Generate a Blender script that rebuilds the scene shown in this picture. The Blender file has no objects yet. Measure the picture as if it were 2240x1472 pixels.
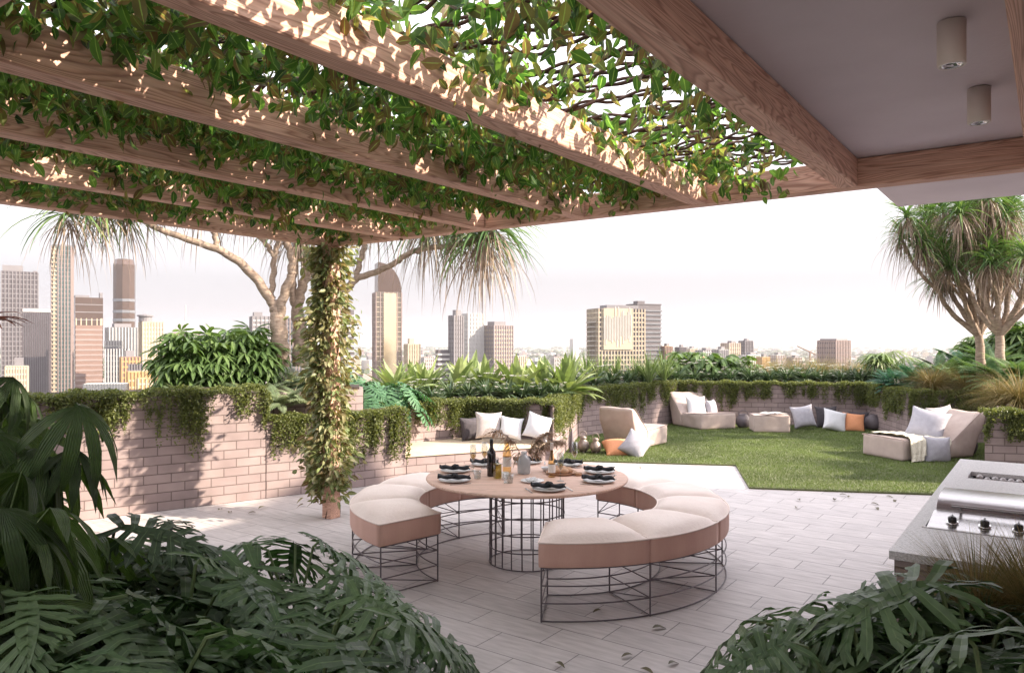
import bpy, math, random
import numpy as np
from mathutils import Vector, Matrix

S = bpy.context.scene
C = bpy.context.scene.collection
R = random.Random(11)
rng = np.random.default_rng(11)
PI = math.pi
rad = math.radians

# ------------------------------------------------------------------ camera, sky, sun, exposure
CH = 1.92; FPX = 1640.0; UC = 1120.0; VH = 748.0
cam = bpy.data.objects.new('camera', bpy.data.cameras.new('camera')); C.objects.link(cam)
cam.location = (0, 0, CH); cam.rotation_euler = (PI/2, 0, 0)
cam.data.sensor_width = 36.0; cam.data.lens = 36.0*FPX/2240.0
cam.data.shift_y = (VH-736.0)/2240.0
cam.data.clip_start = 0.05; cam.data.clip_end = 60000
S.camera = cam

SUN_AZ = math.atan2(0.98, -0.17); SUN_EL = rad(27)
w = bpy.data.worlds.new('World'); S.world = w; w.use_nodes = True
nt = w.node_tree; nt.nodes.clear()
o_ = nt.nodes.new('ShaderNodeOutputWorld'); b_ = nt.nodes.new('ShaderNodeBackground')
sk = nt.nodes.new('ShaderNodeTexSky'); sk.sky_type = 'NISHITA'; sk.sun_disc = False
sk.sun_elevation = SUN_EL; sk.sun_rotation = SUN_AZ; sk.air_density = 1.0; sk.dust_density = 1.0; sk.ozone_density = 1.0
hs = nt.nodes.new('ShaderNodeHueSaturation'); hs.inputs['Saturation'].default_value = 0.22
mx = nt.nodes.new('ShaderNodeMix'); mx.data_type = 'RGBA'; mx.blend_type = 'MULTIPLY'
mx.inputs['Factor'].default_value = 1.0; mx.inputs['B'].default_value = (1.05, 0.985, 1.02, 1)
nt.links.new(sk.outputs[0], hs.inputs['Color']); nt.links.new(hs.outputs[0], mx.inputs['A'])
m2 = nt.nodes.new('ShaderNodeMix'); m2.data_type = 'RGBA'; m2.inputs['Factor'].default_value = 0.72
tcw = nt.nodes.new('ShaderNodeTexCoord'); sx_ = nt.nodes.new('ShaderNodeSeparateXYZ'); nt.links.new(tcw.outputs['Generated'], sx_.inputs[0])
cr_ = nt.nodes.new('ShaderNodeValToRGB'); e_ = cr_.color_ramp.elements; e_[0].position = 0.02; e_[0].color = (.66, .64, .67, 1); e_[1].position = .5; e_[1].color = (2.5, 2.42, 2.45, 1)
e3 = e_.new(.20); e3.color = (1.05, 1.03, 1.05, 1)
mr_ = nt.nodes.new('ShaderNodeMapRange'); mr_.inputs['From Min'].default_value = 0.08; mr_.inputs['From Max'].default_value = .5; mr_.inputs['To Min'].default_value = .982; mr_.inputs['To Max'].default_value = .5
nt.links.new(sx_.outputs['Z'], mr_.inputs['Value']); nt.links.new(mr_.outputs[0], m2.inputs['Factor'])
nt.links.new(sx_.outputs['Z'], cr_.inputs['Fac']); nt.links.new(cr_.outputs[0], m2.inputs['B']); nt.links.new(mx.outputs['Result'], m2.inputs['A'])
nt.links.new(m2.outputs['Result'], b_.inputs['Color']); b_.inputs['Strength'].default_value = 0.15
nt.links.new(b_.outputs[0], o_.inputs['Surface'])
sl = bpy.data.objects.new('sun', bpy.data.lights.new('sun', 'SUN')); C.objects.link(sl)
sl.data.energy = 2.2; sl.data.angle = rad(0.9); sl.data.color = (1.0, 0.86, 0.70)
sd = Vector((math.sin(SUN_AZ)*math.cos(SUN_EL), math.cos(SUN_AZ)*math.cos(SUN_EL), math.sin(SUN_EL)))
sl.rotation_euler = sd.to_track_quat('Z', 'Y').to_euler(); sl.location = (20, -5, 30)
S.view_settings.view_transform = 'Standard'; S.view_settings.look = 'None'
S.view_settings.gamma = 1.0; S.view_settings.exposure = 2.65
S.render.engine = 'CYCLES'

# ------------------------------------------------------------------ helpers
def G(u, v, z=0.0):
    y = FPX*(CH-z)/(v-VH); return ((u-UC)/FPX*y, y)
def U(u, y): return (u-UC)/FPX*y
def Zv(v, y): return CH-(v-VH)/FPX*y
def tag(o, label=None, cat=None, group=None, kind=None):
    if label: o['label'] = label
    if cat: o['category'] = cat
    if group: o['group'] = group
    if kind: o['kind'] = kind
    return o
def thing(name, label, cat, loc=(0,0,0), rz=0.0, group=None):
    o = bpy.data.objects.new(name, None); C.objects.link(o); o.empty_display_size = 0.1
    o.location = loc; o.rotation_euler = (0, 0, rz); return tag(o, label, cat, group)
def kids(o): return [c for c in bpy.data.objects if c.parent == o]
def copy_tree(o, parent=None, _all=None):
    c = o.copy(); C.objects.link(c); c.parent = parent
    for ch in list(o.children): copy_tree(ch, c)
    return c
ORD = ['first','second','third','fourth','fifth','sixth','seventh','eighth','ninth','tenth','eleventh','twelfth','thirteenth',
 'fourteenth','fifteenth','sixteenth','seventeenth','eighteenth','nineteenth','twentieth','twenty-first','twenty-second',
 'twenty-third','twenty-fourth','twenty-fifth','twenty-sixth','twenty-seventh','twenty-eighth']

class MB:
    def __init__(s): s.V=[]; s.F=[]; s.n=0; s.UV=[]; s.MI=[]
    def add(s, V, F, UV=None, mi=0):
        V = np.asarray(V, float).reshape(-1, 3)
        if isinstance(F, np.ndarray): Fs = [F]
        else:
            d = {}
            for f in F: d.setdefault(len(f), []).append(f)
            Fs = [np.array(x) for x in d.values()]
        for f in Fs:
            if len(f) == 0: continue
            if UV is None: uv = np.zeros((f.size, 2))
            else: uv = np.asarray(UV, float)[f.ravel()]
            s.F.append(f+s.n); s.UV.append(uv); s.MI.append(np.full(len(f), mi))
        s.V.append(V); s.n += len(V)
    def addf(s, V, f, uv, mi=0):     # one face with per-corner uv
        s.V.append(np.asarray(V, float)); k = len(V)
        s.F.append(np.arange(k)[None, :]+s.n); s.UV.append(np.asarray(uv, float)); s.MI.append(np.array([mi])); s.n += k
    def build(s, name, mats, parent=None, smooth=False, loc=None, rz=None):
        me = bpy.data.meshes.new(name)
        V = np.concatenate(s.V) if s.V else np.zeros((0, 3))
        me.vertices.add(len(V)); me.vertices.foreach_set('co', V.astype(np.float32).ravel())
        if s.F:
            loops = np.concatenate([f.ravel() for f in s.F]).astype(np.int32)
            tot = np.concatenate([np.full(len(f), f.shape[1]) for f in s.F])
            st = np.concatenate([[0], np.cumsum(tot)[:-1]]).astype(np.int32)
            me.loops.add(len(loops)); me.loops.foreach_set('vertex_index', loops)
            me.polygons.add(len(tot)); me.polygons.foreach_set('loop_start', st)
            me.polygons.foreach_set('material_index', np.concatenate(s.MI).astype(np.int32))
            me.polygons.foreach_set('use_smooth', np.full(len(tot), bool(smooth)))
            uvl = me.uv_layers.new(name='UVMap'); uvl.data.foreach_set('uv', np.concatenate(s.UV).astype(np.float32).ravel())
        me.update(calc_edges=True)
        for m in (mats if isinstance(mats, (list, tuple)) else [mats]): me.materials.append(m)
        o = bpy.data.objects.new(name, me); C.objects.link(o)
        if parent: o.parent = parent
        if loc is not None: o.location = loc
        if rz is not None: o.rotation_euler = (0, 0, rz)
        return o
    # shapes
    def box(s, c, d, rz=0.0, mi=0, uvm=True):
        x, y, z = [k/2 for k in d]; P = np.array([[sx*x, sy*y, sz*z] for sz in (-1, 1) for sy in (-1, 1) for sx in (-1, 1)])
        ca, sa = math.cos(rz), math.sin(rz); Rm = np.array([[ca, -sa, 0], [sa, ca, 0], [0, 0, 1]])
        Q = P@Rm.T+np.array(c)
        for f, a, b in (((0,2,3,1),0,1),((4,5,7,6),0,1),((0,1,5,4),0,2),((2,6,7,3),0,2),((0,4,6,2),1,2),((1,3,7,5),1,2)):
            f = list(f); s.addf(Q[f], None, np.stack([P[f][:, a]+c[a]*0, P[f][:, b]], 1), mi)
    def bbox(s, c, d, rz=0.0, bev=0.01, mi=0):   # chamfered box
        x, y, z = [k/2 for k in d]; b = min(bev, x*.9, y*.9, z*.9)
        V = []; 
        for sz in (-1, 1):
            for (ax, ay, az) in ((x-b, y-b, z), (x, y-b, z-b), (x-b, y, z-b)):
                for sx, sy in ((1, 1), (-1, 1), (-1, -1), (1, -1)): V.append((sx*ax, sy*ay, sz*az))
        V = np.array(V); F = []
        def q(k, j, i): return (0 if k < 0 else 12)+j*4+i
        F.append((q(1,0,0), q(1,0,1), q(1,0,2), q(1,0,3))); F.append((q(-1,0,3), q(-1,0,2), q(-1,0,1), q(-1,0,0)))
        # sides
        F += [(q(-1,1,3), q(-1,1,0), q(1,1,0), q(1,1,3)), (q(-1,1,1), q(-1,1,2), q(1,1,2), q(1,1,1)),
              (q(-1,2,0), q(-1,2,1), q(1,2,1), q(1,2,0)), (q(-1,2,2), q(-1,2,3), q(1,2,3), q(1,2,2))]
        for i in range(4): F.append((q(-1,1,i), q(-1,2,i), q(1,2,i), q(1,1,i)) if i % 2 == 0 else (q(-1,2,i), q(-1,1,i), q(1,1,i), q(1,2,i)))
        for k in (-1, 1):
            F += [(q(k,0,3), q(k,0,0), q(k,1,0), q(k,1,3)), (q(k,0,1), q(k,0,2), q(k,1,2), q(k,1,1)),
                  (q(k,0,0), q(k,0,1), q(k,2,1), q(k,2,0)), (q(k,0,2), q(k,0,3), q(k,2,3), q(k,2,2))]
            for i in range(4): F.append((q(k,0,i), q(k,1,i), q(k,2,i)))
        ca, sa = math.cos(rz), math.sin(rz); Rm = np.array([[ca, -sa, 0], [sa, ca, 0], [0, 0, 1]])
        s.add(V@Rm.T+np.array(c), F, V[:, :2], mi)
    def tube(s, pts, r, n=6, mi=0, cap=True):
        P = np.asarray(pts, float); m = len(P); rr = np.full(m, r) if np.isscalar(r) else np.asarray(r, float)
        T = np.gradient(P, axis=0); T /= np.linalg.norm(T, axis=1)[:, None]+1e-12
        a = np.array([0, 0, 1.0]) if abs(T[0, 2]) < .9 else np.array([1.0, 0, 0])
        N = np.zeros_like(P); v = a-T[0]*np.dot(a, T[0]); v /= np.linalg.norm(v)
        for i in range(m):
            v = v-T[i]*np.dot(v, T[i]); v /= np.linalg.norm(v)+1e-12; N[i] = v
        B = np.cross(T, N); th = np.arange(n)*2*PI/n
        V = P[:, None, :]+rr[:, None, None]*(np.cos(th)[None, :, None]*N[:, None, :]+np.sin(th)[None, :, None]*B[:, None, :])
        i = np.arange(m-1)[:, None]; j = np.arange(n)[None, :]; j2 = (j+1) % n
        F = np.stack([i*n+j, i*n+j2, (i+1)*n+j2, (i+1)*n+j], -1).reshape(-1, 4)
        L = np.concatenate([[0], np.cumsum(np.linalg.norm(np.diff(P, axis=0), axis=1))])
        UV = np.stack([np.repeat(L, n), np.tile(th*rr.mean(), m)], 1)
        s.add(V.reshape(-1, 3), F, UV, mi)
        if cap:
            s.add(V[0], [tuple(range(n))[::-1]], None, mi); s.add(V[-1], [tuple(range(n))], None, mi)
    def lathe(s, prof, n=24, c=(0, 0, 0), mi=0):
        P = np.asarray(prof, float); m = len(P); th = np.arange(n)*2*PI/n
        V = np.stack([P[:, 0][:, None]*np.cos(th), P[:, 0][:, None]*np.sin(th), np.repeat(P[:, 1][:, None], n, 1)], -1)
        i = np.arange(m-1)[:, None]; j = np.arange(n)[None, :]; j2 = (j+1) % n
        F = np.stack([i*n+j, i*n+j2, (i+1)*n+j2, (i+1)*n+j], -1).reshape(-1, 4)
        V = V.reshape(-1, 3); s.add(V+np.array(c), F, V[:, :2], mi)
    def prism(s, poly, z0, z1, mi=0, top=True, bottom=True, mit=None):
        n = len(poly); u0 = 0.0
        ar = sum(poly[i][0]*poly[(i+1) % n][1]-poly[(i+1) % n][0]*poly[i][1] for i in range(n))
        if ar < 0: poly = poly[::-1]
        for i in range(n):
            a, b = poly[i], poly[(i+1) % n]; L = math.hypot(b[0]-a[0], b[1]-a[1])
            s.addf([(a[0], a[1], z0), (b[0], b[1], z0), (b[0], b[1], z1), (a[0], a[1], z1)], None,
                   [(u0, z0), (u0+L, z0), (u0+L, z1), (u0, z1)], mi); u0 += L
        P = np.array(poly)
        if top: s.add([(p[0], p[1], z1) for p in poly], [tuple(range(n))], P, mi if mit is None else mit)
        if bottom: s.add([(p[0], p[1], z0) for p in poly], [tuple(range(n))[::-1]], P, mi)
    def scatter(s, T, pos, rot, sc, mi=0):
        V, F, UV = T; M = len(pos)
        if M == 0: return
        sc = np.asarray(sc, float); sc = sc[:, None] if sc.ndim == 1 else sc
        W = np.einsum('mij,mnj->mni', rot, V[None]*sc[:, None, :]*np.ones((1, 1, 3)))+np.asarray(pos)[:, None, :]
        FF = (F[None]+(np.arange(M)*len(V))[:, None, None]).reshape(-1, F.shape[1])
        UU = np.tile(UV*np.array([.96, 1.0]), (M, 1)); UU[:, 0] += np.repeat(rng.integers(0, 997, M), len(V)); s.add(W.reshape(-1, 3), FF, UU, mi)

def norm(a): return a/(np.linalg.norm(a, axis=-1, keepdims=True)+1e-12)
def frames(d, up):
    X = norm(np.asarray(d, float)); up = np.asarray(up, float)*np.ones_like(X)
    Z = norm(up-X*np.sum(up*X, -1, keepdims=True)); Y = np.cross(Z, X)
    return np.stack([X, Y, Z], -1)
def rdir(n, zlo=-1, zhi=1):
    z = rng.uniform(zlo, zhi, n); a = rng.uniform(0, 2*PI, n); r = np.sqrt(np.clip(1-z*z, 0, 1))
    return np.stack([r*np.cos(a), r*np.sin(a), z], 1)

# leaf templates: x along the leaf 0..1, y across, z normal
def leaf_t(width=.5, segs=5, bend=.25, fold=.12, peak=.4, tip=1.6):
    xs = np.linspace(0, 1, segs+1); wv = []
    for x in xs:
        k = math.sin(PI*min(1, (x/peak)*.5 if x < peak else .5+.5*((x-peak)/(1-peak))**tip))
        wv.append(width/2*max(k, 0.02))
    V = []; UV = []
    for x, h in zip(xs, wv):
        z = -bend*x*x
        for t in (-1, 0, 1): V.append((x, t*h, z+abs(t)*fold*h*2)); UV.append((x, t*.5+.5))
    F = []
    for i in range(segs):
        for j in range(2): F.append((i*3+j, (i+1)*3+j, (i+1)*3+j+1, i*3+j+1))
    return np.array(V), np.array(F), np.array(UV)
def diamond_t(width=.5, fold=.1):
    V = np.array([(0, 0, 0), (.45, -width/2, fold), (.45, width/2, fold), (1, 0, -.12), (.45, 0, 0)])
    F = np.array([(0, 1, 4), (1, 3, 4), (0, 4, 2), (4, 3, 2)]); UV = np.array([(0, .5), (.45, 0), (.45, 1), (1, .5), (.45, .5)])
    return V, F, UV
def merge_t(parts):
    V = []; F = []; UV = []; n = 0
    for v, f, u in parts: V.append(v); F.append(f+n); UV.append(u); n += len(v)
    return np.concatenate(V), np.concatenate(F), np.concatenate(UV)
def xf_t(T, ang=0, sc=1, off=(0, 0, 0), tilt=0, roll=0, wy=1):
    V, F, UV = T; V = V*np.array([sc, sc*wy, sc])
    cr, sr = math.cos(roll), math.sin(roll); V = V@np.array([[1,0,0],[0,cr,-sr],[0,sr,cr]]).T
    ct, st = math.cos(tilt), math.sin(tilt); V = V@np.array([[ct,0,st],[0,1,0],[-st,0,ct]]).T
    c, s_ = math.cos(ang), math.sin(ang); V = V@np.array([[c,-s_,0],[s_,c,0],[0,0,1]]).T
    return V+np.array(off), F, UV
def lobe_t(width, segs, bend, fold):
    xs = np.linspace(0, 1, segs+1); V = []; UV = []
    for x in xs:
        h = width/2*(.72+.42*math.sin(PI*min(x/.72, 1)*.5) if x < .72 else 1.14*max(0.03, 1-((x-.72)/.28)**2.6))
        z = -bend*x*x+.012*math.sin(x*11)
        for t in (-1, 0, 1): V.append((x, t*h, z+abs(t)*fold*h*2)); UV.append((x, t*.5+.5))
    F = [(i*3+j, (i+1)*3+j, (i+1)*3+j+1, i*3+j+1) for i in range(segs) for j in range(2)]
    return np.array(V), np.array(F), np.array(UV)
def philo_t(rr, np_=9):
    """deeply lobed leaf: midrib web + fingers with small side lobes"""
    parts = []
    xs = np.linspace(0, 1, 9); V = []; UV = []
    for x in xs:
        h = .085*math.sin(PI*(.10+.88*x))**.8+.01
        for t in (-1, 0, 1): V.append((x, t*h, abs(t)*.02)); UV.append((x, .5+.5*t))
    F = [(i*3+j, (i+1)*3+j, (i+1)*3+j+1, i*3+j+1) for i in range(8) for j in range(2)]
    parts.append((np.array(V), np.array(F), np.array(UV)))
    for k in range(np_):
        x = .02+.93*k/(np_-1)
        for sg in (-1, 1):
            ang = rad(128-105*(k/(np_-1))**.8+rr.uniform(-5, 5))*sg
            L = .44*math.sin(PI*(.34+.54*(k/(np_-1))))**.7*rr.uniform(.9, 1.08)
            T = lobe_t(.20, 5, .10, .06)
            parts.append(xf_t(T, ang, L, (x, 0, .012+rr.uniform(0, .012)), rr.uniform(-.02, .12), rr.uniform(-.08, .08), rr.uniform(.9, 1.1)))
            for q in (.52, .74):
                if L > .27:
                    px, py = x+math.cos(ang)*L*q, math.sin(ang)*L*q
                    parts.append(xf_t(lobe_t(.26, 3, .05, .05), ang+rad(38)*(1 if rr.random() < .5 else -1), L*.34, (px, py, -.03*L-.1*L*q*q+.01), .15))
    T = merge_t(parts); V = T[0].copy()
    V[:, 2] += -.22*V[:, 0]**2-.22*V[:, 1]**2+.012*np.sin(V[:, 0]*17+V[:, 1]*9)
    return V, T[1], T[2]
def pinnate_t(n=14, L=.22, w=.22, droop=.5, ang0=75, up=.0):
    parts = []
    for k in range(n):
        x = .1+.9*k/(n-1); l = L*math.sin(PI*(.18+.74*k/(n-1)))
        for sg in (-1, 1):
            parts.append(xf_t(leaf_t(w, 3, .25, .1, .35, 1.5), sg*rad(ang0-35*k/(n-1)), l, (x, 0, 0), .1-up))
    xs = np.linspace(0, 1, 9); V = []; UV = []
    for x in xs:
        for t in (-1, 0, 1): V.append((x, t*.008, .004*(1-abs(t)))); UV.append((x, .5+.5*t))
    F = [(i*3+j, (i+1)*3+j, (i+1)*3+j+1, i*3+j+1) for i in range(8) for j in range(2)]
    parts.append((np.array(V), np.array(F), np.array(UV)))
    T = merge_t(parts); V = T[0].copy(); V[:, 2] -= droop*V[:, 0]**2
    return V, T[1], T[2]
def palmate_t(n=8, w=.22, spread=300, droop=.35, tilt=.2):
    parts = []
    for k in range(n):
        a = rad(-spread/2+spread*k/(n-1)); parts.append(xf_t(leaf_t(w, 5, droop, .12, .5, 1.6), a, 1-.25*abs(k/(n-1)-.5), (0, 0, 0), tilt))
    return merge_t(parts)

def blades(mb, base, az, e0, e1, L, W, segs=6, fold=.15, peak=.35, mi=0, twist=0.0):
    """arching strap leaves, vectorised"""
    M = len(az); base = np.asarray(base)*np.ones((M, 3)); t = np.linspace(0, 1, segs+1)
    e = e0[:, None]+(e1-e0)[:, None]*t[None, :]**.8
    dl = (L/segs)[:, None]
    hx = np.concatenate([np.zeros((M, 1)), np.cumsum(np.cos(e[:, :-1])*dl, 1)], 1)
    hz = np.concatenate([np.zeros((M, 1)), np.cumsum(np.sin(e[:, :-1])*dl, 1)], 1)
    prof = np.where(t < peak, .45+.55*t/peak, np.clip(1-((t-peak)/(1-peak))**1.7, 0.03, 1))
    A = np.stack([np.cos(az), np.sin(az), 0*az], 1); Sd = np.stack([-np.sin(az), np.cos(az), 0*az], 1)
    ctr = base[:, None, :]+hx[..., None]*A[:, None, :]+hz[..., None]*np.array([0, 0, 1.0])
    nrm = -np.sin(e)[..., None]*A[:, None, :]+np.cos(e)[..., None]*np.array([0, 0, 1.0])
    if twist: 
        tw = rng.uniform(-twist, twist, M)[:, None]*t[None, :]; Sv = Sd[:, None, :]*np.cos(tw)[..., None]+nrm*np.sin(tw)[..., None]
    else: Sv = Sd[:, None, :]*np.ones((1, segs+1, 1))
    h = (W[:, None]*prof[None, :]/2)[..., None]
    P = np.stack([ctr-Sv*h+nrm*h*fold*2, ctr, ctr+Sv*h+nrm*h*fold*2], 2)
    i = np.arange(segs)[:, None]; j = np.arange(2)[None, :]
    F0 = np.stack([i*3+j, (i+1)*3+j, (i+1)*3+j+1, i*3+j+1], -1).reshape(-1, 4)
    F = (F0[None]+(np.arange(M)*(segs+1)*3)[:, None, None]).reshape(-1, 4)
    uv = np.stack([np.repeat(t, 3), np.tile([0, .5, 1.], segs+1)], 1)
    UU = np.tile(uv*np.array([.96, 1.0]), (M, 1)); UU[:, 0] += np.repeat(rng.integers(0, 997, M), len(uv)); mb.add(P.reshape(-1, 3), F, UU, mi)

# ------------------------------------------------------------------ materials
def nodes(name):
    m = bpy.data.materials.new(name); m.use_nodes = True; t = m.node_tree
    return m, t, t.nodes['Principled BSDF'], t.nodes['Material Output']
def N(t, typ, **k):
    n = t.nodes.new(typ)
    for a, b in k.items(): setattr(n, a, b)
    return n
def ramp(t, fac, stops):
    r = N(t, 'ShaderNodeValToRGB'); e = r.color_ramp.elements
    while len(e) < len(stops): e.new(.5)
    for x, (p, c) in zip(e, stops): x.position = p; x.color = (*c, 1)
    t.links.new(fac, r.inputs['Fac']); return r.outputs['Color']
def mixc(t, fac, a, b, blend='MIX'):
    m = N(t, 'ShaderNodeMix', data_type='RGBA', blend_type=blend)
    if isinstance(fac, (int, float)): m.inputs['Factor'].default_value = fac
    else: t.links.new(fac, m.inputs['Factor'])
    for k, x in (('A', a), ('B', b)):
        if isinstance(x, tuple): m.inputs[k].default_value = (*x[:3], 1)
        else: t.links.new(x, m.inputs[k])
    return m.outputs['Result']
def bump(t, P, h, dist, strength=1.0):
    b = N(t, 'ShaderNodeBump'); b.inputs['Distance'].default_value = dist; b.inputs['Strength'].default_value = strength
    t.links.new(h, b.inputs['Height']); t.links.new(b.outputs[0], P.inputs['Normal'])
def surf(name, c1, c2=None, scale=3.0, rough=.7, bmp=0.0, bscale=60.0, metal=0.0, spec=.5, stretch=(1, 1, 1), detail=5, coat=0):
    m, t, P, O = nodes(name)
    P.inputs['Roughness'].default_value = rough; P.inputs['Metallic'].default_value = metal
    P.inputs['Specular IOR Level'].default_value = spec; P.inputs['Coat Weight'].default_value = coat
    tc = N(t, 'ShaderNodeTexCoord'); mp = N(t, 'ShaderNodeMapping'); mp.inputs['Scale'].default_value = stretch
    t.links.new(tc.outputs['Object'], mp.inputs[0])
    if c2 is None: P.inputs['Base Color'].default_value = (*c1, 1)
    else:
        n = N(t, 'ShaderNodeTexNoise'); n.inputs['Scale'].default_value = scale; n.inputs['Detail'].default_value = detail
        t.links.new(mp.outputs[0], n.inputs['Vector'])
        t.links.new(ramp(t, n.outputs['Fac'], [(.3, c1), (.7, c2)]), P.inputs['Base Color'])
    if bmp:
        n2 = N(t, 'ShaderNodeTexNoise'); n2.inputs['Scale'].default_value = bscale; n2.inputs['Detail'].default_value = 4
        t.links.new(mp.outputs[0], n2.inputs['Vector']); bump(t, P, n2.outputs['Fac'], bmp)
    return m
def leafmat(name, cols, trans=.3, tcol=None, rough=.42, rib=None, veins=0, spec=.35, ns=14, nlo=.35, nhi=1.25):
    m, t, P, O = nodes(name)
    k = len(cols); tc = N(t, 'ShaderNodeTexCoord'); uv = N(t, 'ShaderNodeSeparateXYZ'); t.links.new(tc.outputs['UV'], uv.inputs[0])
    fl = N(t, 'ShaderNodeMath', operation='FLOOR'); t.links.new(uv.outputs['X'], fl.inputs[0])
    wn = N(t, 'ShaderNodeTexWhiteNoise', noise_dimensions='1D'); t.links.new(fl.outputs[0], wn.inputs['W'])
    c = ramp(t, wn.outputs['Value'], [(i/max(k-1, 1), x) for i, x in enumerate(cols)])
    n = N(t, 'ShaderNodeTexNoise'); n.inputs['Scale'].default_value = ns
    t.links.new(tc.outputs['Object'], n.inputs['Vector'])
    c = mixc(t, .35 if ns > 5 else .8, c, ramp(t, n.outputs['Fac'], [(.3, (nlo, nlo, nlo)), (.7, (nhi, nhi, nhi*.9))]), 'MULTIPLY')
    if rib:
        a = N(t, 'ShaderNodeMath', operation='SUBTRACT'); a.inputs[1].default_value = .5; t.links.new(uv.outputs['Y'], a.inputs[0])
        b = N(t, 'ShaderNodeMath', operation='ABSOLUTE'); t.links.new(a.outputs[0], b.inputs[0])
        d = N(t, 'ShaderNodeMath', operation='LESS_THAN'); d.inputs[1].default_value = .05; t.links.new(b.outputs[0], d.inputs[0])
        f = N(t, 'ShaderNodeMath', operation='MULTIPLY'); f.inputs[1].default_value = .6; t.links.new(d.outputs[0], f.inputs[0])
        c = mixc(t, f.outputs[0], c, rib)
    if veins:
        wv = N(t, 'ShaderNodeMath', operation='MULTIPLY'); wv.inputs[1].default_value = veins*2*PI; t.links.new(uv.outputs['Y'], wv.inputs[0])
        sn = N(t, 'ShaderNodeMath', operation='SINE'); t.links.new(wv.outputs[0], sn.inputs[0])
        bump(t, P, sn.outputs[0], .0025)
    t.links.new(c, P.inputs['Base Color']); P.inputs['Roughness'].default_value = rough; P.inputs['Specular IOR Level'].default_value = spec
    if trans:
        tr = N(t, 'ShaderNodeBsdfTranslucent')
        t.links.new(mixc(t, 1.0, c, tcol or (1.5, 1.6, .7), 'MULTIPLY'), tr.inputs['Color'])
        ms = N(t, 'ShaderNodeMixShader'); ms.inputs[0].default_value = trans
        t.links.new(P.outputs[0], ms.inputs[1]); t.links.new(tr.outputs[0], ms.inputs[2]); t.links.new(ms.outputs[0], O.inputs['Surface'])
    return m
def woodmat(name, c1, c2, c3):
    m, t, P, O = nodes(name)
    tc = N(t, 'ShaderNodeTexCoord'); oi = N(t, 'ShaderNodeObjectInfo')
    mu = N(t, 'ShaderNodeMath', operation='MULTIPLY'); mu.inputs[1].default_value = 37.0; t.links.new(oi.outputs['Random'], mu.inputs[0])
    cb = N(t, 'ShaderNodeCombineXYZ'); t.links.new(mu.outputs[0], cb.inputs[0]); t.links.new(mu.outputs[0], cb.inputs[1])
    va = N(t, 'ShaderNodeVectorMath', operation='ADD'); t.links.new(tc.outputs['Object'], va.inputs[0]); t.links.new(cb.outputs[0], va.inputs[1])
    mp = N(t, 'ShaderNodeMapping'); mp.inputs['Scale'].default_value = (.35, 4.2, 4.2); t.links.new(va.outputs[0], mp.inputs[0])
    n = N(t, 'ShaderNodeTexNoise'); n.inputs['Scale'].default_value = 1.6; n.inputs['Detail'].default_value = 2; n.inputs['Distortion'].default_value = .6
    t.links.new(mp.outputs[0], n.inputs['Vector'])
    m1 = N(t, 'ShaderNodeMath', operation='MULTIPLY'); m1.inputs[1].default_value = 26.0; t.links.new(n.outputs['Fac'], m1.inputs[0])
    fr = N(t, 'ShaderNodeMath', operation='FRACT'); t.links.new(m1.outputs[0], fr.inputs[0])
    grain = ramp(t, fr.outputs[0], [(0, c3), (.25, c2), (.55, c1), (.80, c1), (1, c3)])
    mp2 = N(t, 'ShaderNodeMapping'); mp2.inputs['Scale'].default_value = (3, 90, 90); t.links.new(va.outputs[0], mp2.inputs[0])
    n2 = N(t, 'ShaderNodeTexNoise'); n2.inputs['Scale'].default_value = 1.0; n2.inputs['Detail'].default_value = 3; t.links.new(mp2.outputs[0], n2.inputs['Vector'])
    c = mixc(t, .5, grain, ramp(t, n2.outputs['Fac'], [(.3, (.55, .55, .55)), (.65, (1.1, 1.1, 1.1))]), 'MULTIPLY')
    t.links.new(c, P.inputs['Base Color']); P.inputs['Roughness'].default_value = .62; P.inputs['Specular IOR Level'].default_value = .3
    bump(t, P, n2.outputs['Fac'], .0015)
    return m
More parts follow.
